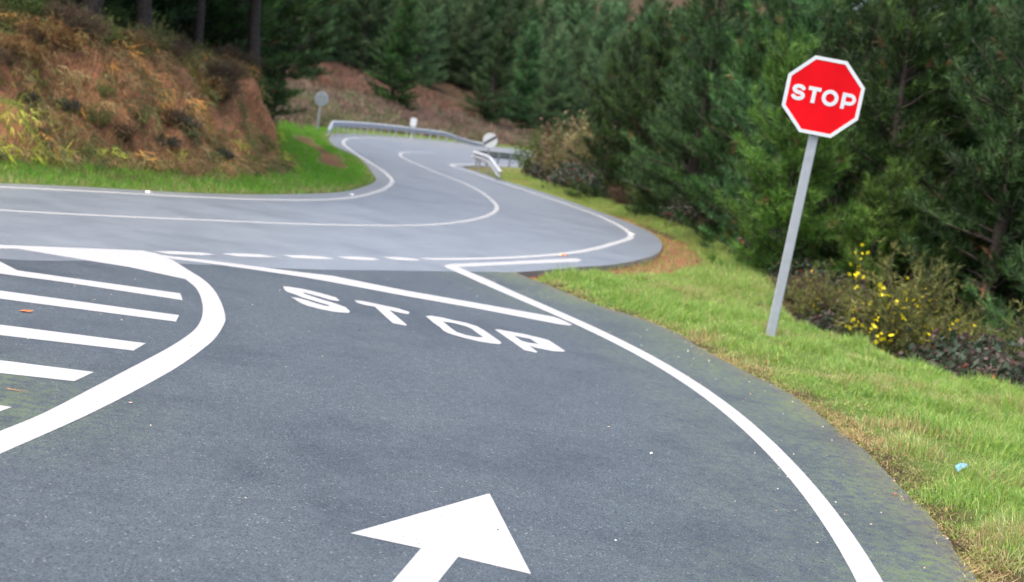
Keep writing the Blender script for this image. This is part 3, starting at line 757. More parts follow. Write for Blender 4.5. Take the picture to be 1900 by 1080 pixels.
def pine_proto(seed, H, Rad, zb, gap, needle, pal, bare=False, nb=6, fill=1.0):
    """returns (trunk mesh, crown mesh)"""
    rng = np.random.default_rng(seed)
    sway = rng.normal(0, .05, 2)
    def ax(z): return np.array([sway[0] * z + .06 * math.sin(z * .9 + seed), sway[1] * z + .06 * math.cos(z * .7), z])
    tr = MB()
    zz = np.linspace(-.5, H, 14)
    r0 = (.018 if not bare else .0125) * H + .02
    tr.tube([ax(z) for z in zz], [r0 * (1 - .9 * max(z, 0) / H) + .008 for z in zz], 8)
    cr = MB()
    bark = np.array([.09, .06, .04])
    P, D, BF = [], [], []
    z = zb
    while z < H - .25:
        fr = (z - zb) / (H - zb)
        prof = (1 - fr ** 1.7) ** .8 * .92 + .0 if not bare else math.sin(math.pi * min(1, .25 + .75 * fr)) ** .6
        for j in range(nb + rng.integers(-1, 2)):
            az = rng.uniform(0, 2 * np.pi)
            L = (Rad * prof * rng.uniform(.6, 1.15) + .25)
            el = R(rng.uniform(0, 22) + 42 * fr)
            o = ax(z + rng.uniform(-.12, .12))
            u = np.array([math.cos(az), math.sin(az), 0])
            pts = [o]
            nseg = 5
            for k_ in range(nseg):
                e = el + R(28) * (k_ / nseg) ** 1.5 - R(8)
                pts.append(pts[-1] + (u * math.cos(e) + np.array([0, 0, math.sin(e)])) * L / nseg + rng.normal(0, .03, 3))
            pts = np.array(pts)
            tr.tube(pts, np.linspace(.012 + .012 * L, .005, nseg + 1), 4)
            steps = max(2, int(L * 5.2 * fill))
            bf = rng.uniform(.5, 1.45)
            for t in np.linspace(.14 if not bare else .4, 1, steps):
                q = t * nseg; i = min(int(q), nseg - 1)
                p = pts[i] + (pts[i + 1] - pts[i]) * (q - i)
                dr = pts[i + 1] - pts[i]; dr /= np.linalg.norm(dr)
                for sgn in (-1, 1, 0):
                    if sgn == 0 and t < .98 and rng.random() < .6: continue
                    sd_ = np.cross(dr, [0, 0, 1]) * sgn
                    bd = dr * rng.uniform(.5, 1) + sd_ * rng.uniform(.5, 1.1) + np.array([0, 0, rng.uniform(.05, .55)])
                    bd /= np.linalg.norm(bd)
                    l2 = (.16 + .36 * L * (1 - t) * rng.uniform(.5, 1.1)) if sgn else .1
                    e1 = p + bd * l2
                    P.append(e1); D.append(bd + np.array([0, 0, .25])); BF.append(bf)
                    if l2 > .28: P.append(p + bd * l2 * .55); D.append(bd); BF.append(bf)
                    if l2 > .28 and rng.random() < .5: P.append(p + bd * l2 * .8 + rng.normal(0, .06, 3)); D.append(bd + rng.normal(0, .4, 3)); BF.append(bf)
        z += gap * rng.uniform(.75, 1.25)
    for q in range(5):
        P.append(ax(H - .1 * q)); D.append(np.array([0, 0, 1.]) + rng.normal(0, .2, 3)); BF.append(1.2)
    P = np.array(P); D = np.array(D); D /= np.linalg.norm(D, axis=1)[:, None]
    pal = np.array(pal)
    w = rng.random((len(P), 1)) ** 1.3
    col = (pal[0] * (1 - w) + pal[1] * w) * np.array(BF)[:, None]
    brown = rng.random(len(P)) < .012
    col[brown] = (.20, .10, .045)
    tufts(cr, P, D, rng, needle[0], needle[1], needle[2], col, needle[3] if len(needle) > 3 else .6)
    return tr.mesh('trunk', M_BARK, True), cr.mesh('crown', M_NEEDLE)

def pine(proto, x, y, s, rz, label, group, sink=0.1, cat='pine tree', tilt=0):
    root = empty('pine_tree', (x, y, height(x, y) - sink), rz)
    root.rotation_euler = (R(tilt), R(tilt * .6), rz)
    root.scale = (s, s, s)
    tag(root, label, cat, group)
    link('trunk', proto[0], root); link('crown', proto[1], root)
    return root

DARK = [(.015, .040, .010), (.078, .165, .034)]
BLUE = [(.018, .048, .016), (.100, .200, .060)]
YELL = [(.050, .110, .016), (.140, .235, .040)]
HAZY = [(.050, .100, .036), (.150, .240, .100)]  # far pines: distance haze put into the needle colour as a paler green
near_n = (20, .20, .013, .52)
mid_n = (11, .30, .030, .65)
PA = pine_proto(1, 8.0, 2.1, .2, .40, near_n, BLUE, nb=6)
PB = pine_proto(2, 6.6, 1.95, .12, .38, near_n, DARK, nb=6)
PC = pine_proto(3, 4.4, 1.3, .10, .29, near_n, YELL, nb=7)
PF = pine_proto(4, 12.0, 2.7, .5, .42, mid_n, DARK, fill=.75, nb=7)
PG = pine_proto(6, 11.0, 2.5, .4, .42, mid_n, BLUE, fill=.75, nb=7)
PH = pine_proto(7, 11.5, 2.9, .4, .46, mid_n, HAZY, fill=.7, nb=6)
PT = pine_proto(5, 12.0, 2.3, 3.6, .5, mid_n, DARK, bare=True, fill=.8)

# ------------------------------------------------------------------ shrubs: builders
def bush_proto(kind, seed, rad, ht, n):
    """list of (part name, mesh): stems, foliage, sometimes flowers"""
    rng = np.random.default_rng(seed)
    st, lf, fl = MB(), MB(), MB()
    tips, dirs = [], []
    nst = {'gorse': 46, 'bramble': 40, 'heath': 60, 'leafy': 40, 'bracken': 26, 'olive': 50}[kind]
    for i in range(nst):
        az = rng.uniform(0, 2 * np.pi); out = math.sqrt(rng.random()) * rad
        u = np.array([math.cos(az), math.sin(az), 0])
        b = u * out * .35
        hh = ht * rng.uniform(.55, 1.05) * (1 - .35 * (out / rad) ** 2)
        t = np.linspace(0, 1, 7)[:, None]
        if kind in ('bramble', 'bracken'):
            e = b + u * out * 1.0 * t + np.array([0, 0, 1]) * hh * (np.sin(t * math.pi * .78)) + rng.normal(0, .02, (7, 3))
        else:
            e = b + u * out * .75 * t ** 1.2 + np.array([0, 0, 1]) * hh * t + rng.normal(0, .025, (7, 3))
        e[0, 2] = -.1
        st.tube(e, np.linspace(.012, .004, 7), 3)
        for k in range(2, 7):
            d = e[k] - e[k - 1]; d /= np.linalg.norm(d)
            for q in range(max(1, int(n / nst / 5))):
                w = rng.random()
                tips.append(e[k] * w + e[k - 1] * (1 - w) + rng.normal(0, .05 + .04 * rad, 3)); dirs.append(d + rng.normal(0, .5, 3))
    P = np.array(tips); D = np.array(dirs); D /= np.linalg.norm(D, axis=1)[:, None]
    P[:, 2] = np.maximum(P[:, 2], .02)
    w = rng.random((len(P), 1))
    if kind == 'gorse':
        col = np.array([.075, .105, .028]) * (1 - w) + np.array([.25, .26, .075]) * w
        tufts(lf, P, D, rng, 12, .075, .009, col, .8, .05)
        sel = P[(P[:, 2] > .25 * ht) & (rng.random(len(P)) < .5)]
        cl = sel[rng.choice(len(sel), min(22 if rad > .6 else 5, len(sel)), replace=False)]
        fp = np.concatenate([c_ + rng.normal(0, .045, (rng.integers(6, 22), 3)) * [1, 1, 1.9] for c_ in cl])
        leaves(fl, fp, .046, np.array([.80, .62, .02]) * rng.uniform(.75, 1.1, (len(fp), 1)), rng, .8)
    elif kind == 'bramble':
        col = np.array([.022, .045, .022]) * (1 - w) + np.array([.07, .085, .055]) * w
        pur = rng.random(len(P)) < .3; col[pur] = np.array([.10, .065, .06])
        red = rng.random(len(P)) < .012; col[red] = (.33, .05, .03)
        P3 = np.repeat(P, 3, 0) + rng.normal(0, .05, (3 * len(P), 3))
        leaves(lf, P3, .085, np.repeat(col, 3, 0), rng, .65)
    elif kind == 'heath':
        pal = np.array([[.075, .07, .045], [.13, .09, .065], [.12, .115, .055], [.15, .075, .05]])
        col = pal[rng.integers(0, 4, len(P))] * rng.uniform(.7, 1.2, (len(P), 1))
        tufts(lf, P, D, rng, 9, .13, .008, col, .5, .08)
    elif kind == 'leafy':
        col = np.array([.045, .085, .02]) * (1 - w) + np.array([.15, .20, .05]) * w
        P3 = np.repeat(P, 3, 0) + rng.normal(0, .07, (3 * len(P), 3))
        leaves(lf, P3, .10, np.repeat(col, 3, 0), rng, .5)
    elif kind == 'olive':
        pal = np.array([[.17, .16, .065], [.28, .22, .11], [.12, .135, .05], [.25, .165, .10]])
        ph = rng.integers(0, 4, nst)
        col = pal[np.repeat(ph, len(P) // nst + 1)[:len(P)]] * rng.uniform(.7, 1.25, (len(P), 1))
        P3 = np.repeat(P, 4, 0) + rng.normal(0, .09, (4 * len(P), 3))
        leaves(lf, P3, .13, np.repeat(col, 4, 0), rng, .4)
    else:
        pal = np.array([[.22, .115, .05], [.16, .075, .035], [.27, .18, .075]])
        col = pal[rng.integers(0, 3, len(P))] * rng.uniform(.7, 1.2, (len(P), 1))
        tufts(lf, P, D + [0, 0, -.3], rng, 9, .16, .013, col, .8, .06)
    parts = [('stems', st.mesh('stems', M_TWIG)), ('foliage', lf.mesh('foliage', M_DRY if kind in ('heath', 'bracken') else M_LEAF))]
    if kind == 'gorse': parts.append(('flowers', fl.mesh('flowers', M_LEAF)))
    return parts

def bush(parts, x, y, s, label, group=None, cat='shrub', name='shrub', rz=None, flowers=True, sz=None, dz=0):
    root = empty(name, (x, y, height(x, y) - .04 + dz), rz if rz is not None else (x * 7.3 + y * 3.1) % 6.28)
    root.scale = (s, s, sz or s)
    tag(root, label, cat, group)
    for nm, me in parts:
        if nm == 'flowers' and not flowers: continue
        o = link(nm, me, root)
        if nm == 'flowers': o['kind'] = 'stuff'
    return root

GORSE = bush_proto('gorse', 11, .62, 1.25, 1500)
GORSE2 = bush_proto('gorse', 12, .55, .9, 900)
BRAMB = bush_proto('bramble', 13, .85, .75, 1500)
HEATH = bush_proto('heath', 14, .7, .8, 1100)
LEAFY = bush_proto('leafy', 15, 1.2, 1.5, 1700)
OLIVE = bush_proto('olive', 17, 1.3, 2.6, 2400)
BRACK = bush_proto('bracken', 16, .7, .55, 700)

# ------------------------------------------------------------------ right side: young pines
G_STAND = 'young pines right of the road'
def near_pine(p, x, y, s, label, sink=.1, tilt=0): pine(p, x, y, s, (x * 5.7 + y * 2.3) % 6.28, label, G_STAND, sink, tilt=tilt)
near_pine(PC, 5.0, 25.0, 1.0, 'small yellow-green pine directly behind the post of the stop sign', .2)
near_pine(PB, 6.6, 25.8, 1.05, 'dark green pine rising behind the red stop sign panel', .2)
near_pine(PC, 6.0, 24.0, .72, 'lowest yellow-green pine right behind the stop sign post', .3)
near_pine(PA, 8.3, 23.6, 1.0, 'blue-green pine behind the yellow-flowered gorse', .3)
near_pine(PA, 9.0, 19.8, 1.0, 'tall blue-green pine nearest the right edge', .3, 2)
near_pine(PB, 10.2, 23.0, 1.2, 'dark pine at the right edge behind the blue-green ones', .2)
near_pine(PA, 5.5, 29.3, .95, 'blue-green pine left of the stop sign, nearest to the earth ditch', .2)
near_pine(PB, 5.3, 33.6, 1.02, 'dark pine behind the outermost point of the first bend', .3)
near_pine(PA, 4.6, 39.0, 1.0, 'blue-green pine halfway along the far straight, close to the edge line', .2)
near_pine(PB, 3.3, 44.5, 1.0, 'dark pine beside the reddish bare patch along the far straight', .2)
near_pine(PB, 2.9, 50.0, 1.05, 'dark pine standing right behind the roadside thicket at the far bend', .2)
L_BACK = 'pine in the dense stand behind the front row'
for i, (x, y, s) in enumerate([(7.6, 29.5, 1.1), (9.2, 26.8, 1.1), (6.4, 32.0, 1.2), (8.8, 30.5, 1.2), (6.0, 36.6, 1.15), (8.4, 35.5, 1.2), (5.6, 42.0, 1.2), (8.2, 40.8, 1.25), (5.2, 47.5, 1.2), (7.8, 46.5, 1.3),
                               (4.4, 54.0, 1.2), (7.2, 53, 1.3), (3.6, 59, 1.25), (6.4, 60, 1.3), (9.5, 57, 1.4), (4.8, 66, 1.35), (8, 67, 1.4), (11, 24, 1.1), (11.5, 29, 1.2), (11.3, 35, 1.3), (10.8, 42, 1.3), (11.5, 49, 1.3),
                               (11.4, 20.5, 1.1), (10.8, 17.9, 1.05), (12.8, 20, 1.1), (7.6, 26.6, 1.0), (8.9, 24.6, 1.0), (6.3, 28.0, .95)]):
    near_pine((PB, PA)[i % 2], x, y, s, L_BACK + (', above the far bend' if x / y < .13 else ', above the first bend' if x / y < .20 else ', left of the stop sign' if x / y < .27 else ', behind the stop sign' if x / y < .34 else ', right of the stop sign'), .2)
L_TALL = 'tall pine rising above the dense stand right of the road'
for i, (x, y, s) in enumerate([(13.5, 33, 1.0), (14, 41, 1.05), (13, 54, 1.1), (12, 64, 1.1), (8, 78, 1.1), (12, 80, 1.1), (16, 72, 1.2), (6.5, 73, .9), (16, 48, 1.1), (15, 26, 1.0), (9, 92, 1.2), (12.5, 99, 1.2), (10.5, 107, 1.25), (15, 112, 1.3), (12.5, 120, 1.3), (17, 126, 1.4), (20, 137, 1.4), (8.2, 100, 1.1)]):
    pine((PF, PG)[i % 2], x, y, s, i * 1.7, L_TALL, G_STAND)

# ------------------------------------------------------------------ left side: trees on the bank
G_BANK = 'pines on top of the cut bank'
def bank_pine(p, x, y, s, label, tilt=0, sink=.1): pine(p, x, y, s, (x * 3.7 + y * 1.3) % 6.28, label, G_BANK, sink, tilt=tilt)
bank_pine(PT, -8.75, 26.0, 1.15, 'thick dark pine trunk on the bank, leftmost of the trunks at its edge')
bank_pine(PT, -8.15, 27.2, .95, 'straight pine with a pale grey trunk standing at the edge of the bank', 2)
bank_pine(PT, -7.9, 30.4, .7, 'thin pale-trunked pine between the straight grey trunk and the leaning dark one')
bank_pine(PT, -6.75, 31.6, .95, 'leaning dark pine trunk nearest the end of the bank', 7)
bank_pine(PT, -9.0, 41.0, .72, 'dark pine with low branches at the end of the bank', 0, .3)
bank_pine(PT, -9.6, 48.5, .68, 'dense dark pine hanging over the grassy shoulder of the second bend', 0, .3)
bank_pine(PG, -13.4, 56.5, .9, 'dark pine behind the grassy shoulder, left of the round sign back', 0, .3)
bank_pine(PF, -17.0, 78.0, 1.0, 'dark pine directly behind the round sign seen from its back', 0, .3)
bank_pine(PB, -8.5, 36.6, 1.0, 'bushy dark pine closing the end of the bank above the grassy shoulder', 0, .3)
bank_pine(PB, -8.9, 33.9, .95, 'bushy dark pine behind the leaning trunk', 0, .3)
bank_pine(PB, -10.6, 40.5, 1.1, 'tall bushy dark pine behind the end of the bank', 0, .3)
L_BK = 'pine in the dark wood behind the bank'
rng = np.random.default_rng(77)
placed = []
cand = np.column_stack([rng.uniform(-30, -8, 900), rng.uniform(17, 66, 900)])
zc = gzone(cand[:, 0], cand[:, 1])
for (x, y), dl, ok in zip(cand, zc['dL'], zc['A']):
    if not ok or dl < 5.6 or dl > 19 or x < -.50 * y - 4 or len(placed) > 60: continue
    if any((x - a_) ** 2 + (y - b_) ** 2 < 2.2 ** 2 for a_, b_ in placed): continue
    placed.append((x, y))
for i, (x, y) in enumerate(placed):
    bank_pine((PF, PB, PG)[i % 3], x, y, (.8, 1.1, .8)[i % 3] + .3 * ((i * 37) % 10) / 10, L_BK + (', beyond the end of the bank' if y > 44 else ', behind the leaning dark trunk' if y > 34 else ', behind the straight grey trunk' if y > 28 else ', left of the thick dark trunk'))

# ------------------------------------------------------------------ far hillside
G_FAR = 'pines on the far hillside'
def far_pine(p, x, y, s, label): pine(p, x, y, s, (x * 3.7 + y * 1.3) % 6.28, label, G_FAR, .2)
far_pine(PF, -13.2, 118, .9, 'dark pine on the far hillside whose branches reach down to the brown thicket')
far_pine(PG, -19.5, 108, .85, 'rounded dark pine on the far hillside behind the start of the long guardrail')
far_pine(PG, -6.0, 142, 1.1, 'grey-green pine beside the reddish brown slope on the far hillside')
placed = []
cand = np.column_stack([rng.uniform(-50, 40, 6000), rng.uniform(66, 215, 6000)])
zc = gzone(cand[:, 0], cand[:, 1])
for (x, y), dl, ok in zip(cand, zc['dL'], zc['A']):
    lim = 20 if x < -14 else 25 if x < -.055 * y else 40 if x < -.022 * y else 9
    if x / y > .125 or (x > 0 and dl > 60): continue
    if not ok or dl < lim or dl > 80 or x > .14 * y + 4 or x < -.20 * y - 5 or len(placed) > 150: continue
    if any((x - a_) ** 2 + (y - b_) ** 2 < 3.6 ** 2 for a_, b_ in placed): continue
    placed.append((x, y))
for i, (x, y) in enumerate(placed):
    far_pine((PH, PG, PH)[i % 3], x, y, .9 + .5 * ((i * 37) % 10) / 10, 'pine in the wood on the far hillside ' + ('left of the round sign back' if x / y < -.15 else 'above the start of the long guardrail' if x / y < -.09 else 'above the small white marker' if x / y < -.045 else 'above the round sign with the black bar' if x / y < 0 else 'beyond the far end of the road'))

# ------------------------------------------------------------------ shrubs
bush(GORSE, 6.0, 20.3, 1.7, 'gorse bush covered in yellow flowers right of the stop sign post', cat='gorse', name='gorse_bush', rz=.6)
bush(GORSE2, 4.95, 21.6, 1.1, 'small olive gorse with one yellow spray near the foot of the stop sign', cat='gorse', name='gorse_bush')
bush(GORSE2, 6.75, 19.6, 1.5, 'olive gorse without many flowers just right of the flowering one', cat='gorse', name='gorse_bush', flowers=False)
bush(GORSE, 7.2, 18.0, 1.3, 'tall olive gorse at the right edge of the verge', cat='gorse', name='gorse_bush', flowers=False, rz=2.2)
bush(BRAMB, 6.5, 18.9, 1.15, 'dark bramble in front of the flowering gorse', cat='bramble', name='bramble_bush')
bush(BRAMB, 6.95, 17.4, 1.25, 'dark bramble with a few red leaves at the right edge of the verge', cat='bramble', name='bramble_bush', rz=3)
bush(BRAMB, 5.45, 20.9, 1.0, 'low bramble left of the flowering gorse', cat='bramble', name='bramble_bush')
bush(BRAMB, 7.6, 16.2, 1.0, 'bramble at the far right where the verge leaves the picture', cat='bramble', name='bramble_bush')
bush(BRACK, 6.55, 17.6, .75, 'reddish brown dead bracken at the foot of the dark brambles', cat='bracken', name='bracken_clump')
bush(HEATH, 4.7, 22.3, .75, 'brown twiggy heath behind the stop sign post', cat='heath', name='heath_bush')
bush(HEATH, 5.35, 21.8, 1.15, 'brown twiggy heath between the post and the flowering gorse', cat='heath', name='heath_bush')
bush(HEATH, 6.3, 21.6, 1.6, 'brown heath behind the flowering gorse', cat='heath', name='heath_bush')
L_UN = 'low dark shrub in the shade under the pines beside the bend'
for i, (x, y, s) in enumerate([(5.3, 24.0, .9), (5.2, 26.6, 1.0), (6.0, 30.0, 1.1), (5.5, 31.4, 1.0), (5.7, 34.5, 1.1), (4.9, 36.6, 1.1), (3.6, 40.6, 1.1), (3.1, 42.5, 1.0), (2.7, 46.6, 1.2), (2.2, 48.6, 1.1), (6.2, 27.0, 1.1), (4.9, 35.2, .7)]):
    bush((BRAMB, LEAFY, HEATH)[(0, 0, 1, 2)[i % 4]], x, y, s * (.62 if i % 4 == 2 else 1), L_UN, 'undergrowth under the right-hand pines')
bush(LEAFY, .5, 57.2, 1.2, 'bright green bush overhanging the short guardrail at the far bend', rz=1, sz=1.5)
bush(OLIVE, 1.15, 54.6, 1.0, 'olive brown thicket bush at the corner of the far bend', cat='shrub', rz=2, sz=1.25)
bush(OLIVE, 1.2, 50.8, .75, 'brown bush along the edge line just before the short guardrail', cat='shrub')
bush(BRAMB, .85, 52.0, 1.1, 'dark green bramble spilling towards the end of the short guardrail', cat='bramble', name='bramble_bush')
bush(BRAMB, 1.8, 48.4, 1.3, 'dark bramble along the edge line left of the dark pines', cat='bramble', name='bramble_bush')
bush(OLIVE, 2.1, 52.4, 1.05, 'tall brown bush in front of the dark pines at the far bend', cat='shrub', sz=1.5)

for i, (kd, x, y, s_) in enumerate([(HEATH, -6.9, 30.3, .8), (GORSE2, -6.5, 31.6, .8), (HEATH, -7.0, 32.6, .95), (BRAMB, -7.3, 33.6, .9), (GORSE2, -7.6, 35.2, .9), (HEATH, -7.9, 37.2, 1.0)]):
    bush(kd, x, y, s_, ('low brown heath nearest the leaning dark trunk', 'olive gorse at the foot of the leaning dark trunk', 'brown heath just past the leaning dark trunk', 'dark bramble at the falling end of the bank', 'olive gorse at the falling end of the bank', 'brown heath above the grassy shoulder where the bank ends')[i], 'bushes along the top of the bank', ('heath', 'gorse', 'heath', 'bramble', 'gorse', 'heath')[i], ('heath_bush', 'gorse_bush', 'heath_bush', 'bramble_bush', 'gorse_bush', 'heath_bush')[i], flowers=False)

rg = np.random.default_rng(404)
cnt = 0
for u, w_ in zip(rg.uniform(-12, -4.5, 600), rg.uniform(17, 33, 600)):
    g = gzone(u, w_)
    fk_ = float((g['dL'][0] - g['toe'][0]) / g['W'][0])
    if not g['A'][0] or fk_ < .12 or fk_ > .95 or cnt >= 34: continue
    kd = (BRAMB, HEATH, GORSE2)[cnt % 3]
    bush(kd, u, w_, (.26, .34, .36)[cnt % 3] * (.7 + .6 * rg.random()), ('small dark bramble clinging to the face of the cut bank', 'small brown heath tuft clinging to the face of the cut bank', 'small olive gorse tuft clinging to the face of the cut bank')[cnt % 3] + (' at the far left' if w_ < 21.5 else ' in its middle' if w_ < 27 else ' near its end'), 'small plants on the bank face', ('bramble', 'heath', 'gorse')[cnt % 3], ('bramble_bush', 'heath_bush', 'gorse_bush')[cnt % 3], flowers=False)
    cnt += 1

# bushes crowning the bank
KN = {id(HEATH): ('brown heath bush', 'heath_bush', 'heath'), id(GORSE2): ('olive gorse bush', 'gorse_bush', 'gorse'), id(BRACK): ('dead bracken clump', 'bracken_clump', 'bracken'), id(LEAFY): ('green leafy bush', 'shrub', 'shrub')}
def where(y):
    return 'at the left edge of the picture' if y < 21 else 'above the yellow mossy streak' if y < 24 else 'left of the thick dark trunk' if y < 26.5 else 'around the straight grey trunk' if y < 29.5 else 'around the leaning dark trunk' if y < 34 else 'at the far end of the bank'
kinds = (HEATH, GORSE2, HEATH, BRACK, HEATH, LEAFY)
k = 0
for y in np.arange(17.0, 42, .8):
    for off in (2.3, 3.1, 4.2):
        e = left_edge[np.argmin(np.abs(left_edge[:, 1] - y) + (left_edge[:, 0] < -20) * 99)]
        toe = float(toe_of(y)) - .9 * float(ss(26, 32, y))
        nx_ = -.88 if y < 27 else -.97
        x = e[0] + nx_ * (toe + off - .1) + .5 * math.sin(k * 2.3); yy = y + (.42 if y < 27 else .1) * (toe + off) * .8 + .4 * math.cos(k * 1.7)
        bush(kinds[k % 6], x, yy, (.5 + .35 * ((k * 29) % 10) / 10) * (.6 if kinds[k % 6] is LEAFY else 1), '%s on top of the cut bank %s' % (KN[id(kinds[k % 6])][0], where(yy)), 'bushes along the top of the bank', KN[id(kinds[k % 6])][2], KN[id(kinds[k % 6])][1], flowers=(k % 4 == 1))
        k += 1

# ------------------------------------------------------------------ ground cover that nobody could count
rng = np.random.default_rng(5)
GREEN = np.array([[.21, .32, .05], [.31, .42, .08], [.40, .47, .14], [.22, .36, .10]])
STRAW = np.array([[.50, .42, .20], [.44, .35, .17], [.36, .22, .11], [.46, .45, .22]])
def grass(name, x, y, zf, hgt, wid, dry, label, lean=.55, seg=True):
    n = len(x)
    zb = zf
    c = GREEN[rng.integers(0, 4, n)]
    isdry = rng.random(n) < dry
    c = np.where(isdry[:, None], STRAW[rng.integers(0, 4, n)], c) * rng.uniform(.75, 1.2, (n, 1))
    m = MB()
    ld = rng.uniform(0, 2 * np.pi, n) * .75 + 3.5 * vnoise(x, y, 1.5, 4)
    blades(m, np.stack([x, y, zb - .01], 1), hgt, wid, ld, np.abs(rng.normal(0, lean, n)) + .1, c, rng, seg)
    return tag(m.build(name, M_GRASS), label, 'grass', kind='stuff')

# verge beside the side road
nc = 900000
y = 4.5 + 20.5 * rng.random(nc) ** 1.25
x = rng.uniform(-.2, 10, nc)
k = (x < .52 * y + 1.6)
x, y = x[k], y[k]
zc = gzone(x, y)
pn = fnoise(x, y, .9, 31); p2 = fnoise(x, y, 3.2, 33); tus = fnoise(x, y, 2.2, 35, 2)
edge = zc['dS'] + .35 * (fnoise(x, y, 2.5, 37) - .5)
dens = np.clip((tus - .25) * 2.6, .12, 1)
inS = (zc['dM'] > zc['dS']) | ((zc['dM'] > .5 + .6 * (pn - .5)) & (zc['dS'] < 4.6))
keep = zc['B'] & inS & (edge > .04) & (zc['dS'] < 5.0 + .8 * (pn - .5)) & (rng.random(len(x)) < dens * np.where(edge < .3, .6 + 1.3 * edge, 1))
x, y, edge, pn, p2, tus = x[keep], y[keep], edge[keep], pn[keep], p2[keep], tus[keep]
zf = zc['z'][keep]
short = ss(.05, .6, edge)
hg = (.03 + .19 * short * np.clip(tus * 1.9 - .55, .12, 1)) * rng.uniform(.55, 1.35, len(x))
dry = np.clip(.14 + 1.7 * (p2 - .52) + 1.6 * (pn - .5) + .55 * (1 - ss(.0, .5, edge)), .04, .9)
grass('verge_grass', x, y, zf, hg, (.0042 + .00022 * y) * rng.uniform(.7, 1.3, len(x)), dry, 'tufted green and straw coloured grass on the verge around the stop sign')


# dead thatch and moss creeping over the edge of the asphalt
nc = 260000
y = 4.5 + 14 * rng.random(nc) ** 1.2
x = np.interp(y, verge[::-1, 1], verge[::-1, 0]) + rng.uniform(-.25, .5, nc)
zc = gzone(x, y)
sd_ = zc['sS'] + .30 * (fnoise(x, y, 1.7, 95, 3) - .5) + .12 * (fnoise(x, y, 7, 96, 2) - .5)
keep = (sd_ > -.06) & (sd_ < .26) & (rng.random(nc) < np.clip(1.2 - np.abs(sd_ - .12) * 3.2, .1, 1) * np.clip(fnoise(x, y, 5, 97) * 2.2 - .45, .1, 1) * (.12 + .88 * ss(.42, .6, fnoise(x, y, .55, 99, 2))))
x, y = x[keep], y[keep]; n = len(x)
zf = np.where(zc['sS'][keep] < .02, -.006, np.maximum(zc['z'][keep], -.02))
TH = np.array([[.28, .17, .09], [.22, .13, .07], [.36, .28, .14], [.15, .20, .03], [.20, .27, .04], [.14, .13, .05]])
pz = fnoise(x, y, 1.3, 98)
ci = np.where(rng.random(n) < pz * 1.1, rng.integers(0, 3, n), rng.integers(2, 6, n))
m = MB()
blades(m, np.stack([x, y, zf], 1), rng.uniform(.02, .075, n), rng.uniform(.004, .010, n), rng.uniform(0, 6.28, n), rng.uniform(.9, 1.5, n), TH[ci] * rng.uniform(.7, 1.2, (n, 1)), rng, False)
tag(m.build('edge_thatch', M_DRY), 'brown thatch and moss creeping over the asphalt edge of the side road', 'dead grass', kind='stuff')

# strip of grass beyond the ditch, and the inside of the far bend
nc = 300000
y = 19 + 47 * rng.random(nc) ** 1.7; x = np.where(y < 44, rng.uniform(.5, 5.6, nc), rng.uniform(-2.6, 3, nc))
zc = gzone(x, y)
pn = fnoise(x, y, .9, 41)
dm = zc['dM'] + .5 * (pn - .5)
keep = zc['B'] & ((dm > np.where(y > 40, .1, .85)) | (rng.random(nc) < .07)) & (dm < 2.7) & (zc['dS'] > 3.2) & (rng.random(nc) < .95)
x, y = x[keep], y[keep]
zf = zc['z'][keep]
grass('ditch_grass', x, y, zf, rng.uniform(.05, .17, len(x)), rng.uniform(.006, .012, len(x)), np.where(y > 54, .6, .2), 'narrow strip of bright grass behind the earth ditch at the bend')

# foot of the bank and grassy shoulder of the second bend
nc = 700000
y = 14 + 62 * rng.random(nc) ** 1.4; x = rng.uniform(-16, -3, nc)
zc = gzone(x, y)
pn = fnoise(x, y, .6, 51)
fk = (zc['dL'] - zc['toe']) / zc['W'] + 1.0 * (pn - .5)
lim = np.where(y < 58, .12 + .2 * ss(28, 36, y) + .75 * (1 - ss(18.5, 22.0, y + .5 * x + 3.5)), 9)
keep = zc['A'] & (zc['dL'] > .06 + .12 * pn) & (fk < lim) & (zc['dL'] < 7)
ditch = (y > 36.5) & (y < 59) & (np.abs(zc['dL'] - 1.15 - .5 * (pn - .5)) < .44)
keep &= ~ditch
x, y, pn = x[keep], y[keep], pn[keep]; dl = zc['dL'][keep]
zf = zc['z'][keep]
GREEN = np.array([[.12, .33, .025], [.17, .39, .035], [.23, .42, .06], [.14, .36, .04]])
dry = np.clip(.10 + 1.0 * (fnoise(x, y, 1.4, 55) - .58) + .5 * (1 - ss(.1, .5, dl)), .03, .8)
grass('roadside_grass', x, y, zf, rng.uniform(.05, .16, len(x)), .004 + .00035 * y, dry, 'lush green grass along the foot of the red bank', seg=False)

# dead bracken, grass and moss hanging on the bank
nc = 330000
y = 14 + 46 * rng.random(nc) ** 1.3; x = rng.uniform(-16, -4, nc)
zc = gzone(x, y)
pn = fnoise(x, y, .8, 61); p2 = fnoise(x + .6 * y, y, .9, 63); p3 = fnoise(x, y, 2.0, 65)
fk = (zc['dL'] - zc['toe']) / zc['W']
bare = ss(.44, .52, fnoise(x, y, .45, 67)) * ss(.12, .3, fk) * (1 - ss(.8, 1.0, fk))
keep = zc['A'] & (fk > -.1 + .25 * pn) & (fk < 1.8) & (rng.random(nc) < (1 - .8 * bare) * np.clip(p3 * 1.8 - .1, .2, 1))
x, y, pn, p2, p3, fk = (q[keep] for q in (x, y, pn, p2, p3, fk))
zf = zc['z'][keep]
n = len(x)
BP = np.array([[.30, .16, .09], [.22, .125, .075], [.38, .27, .13], [.19, .18, .065], [.40, .42, .07], [.12, .17, .04]])
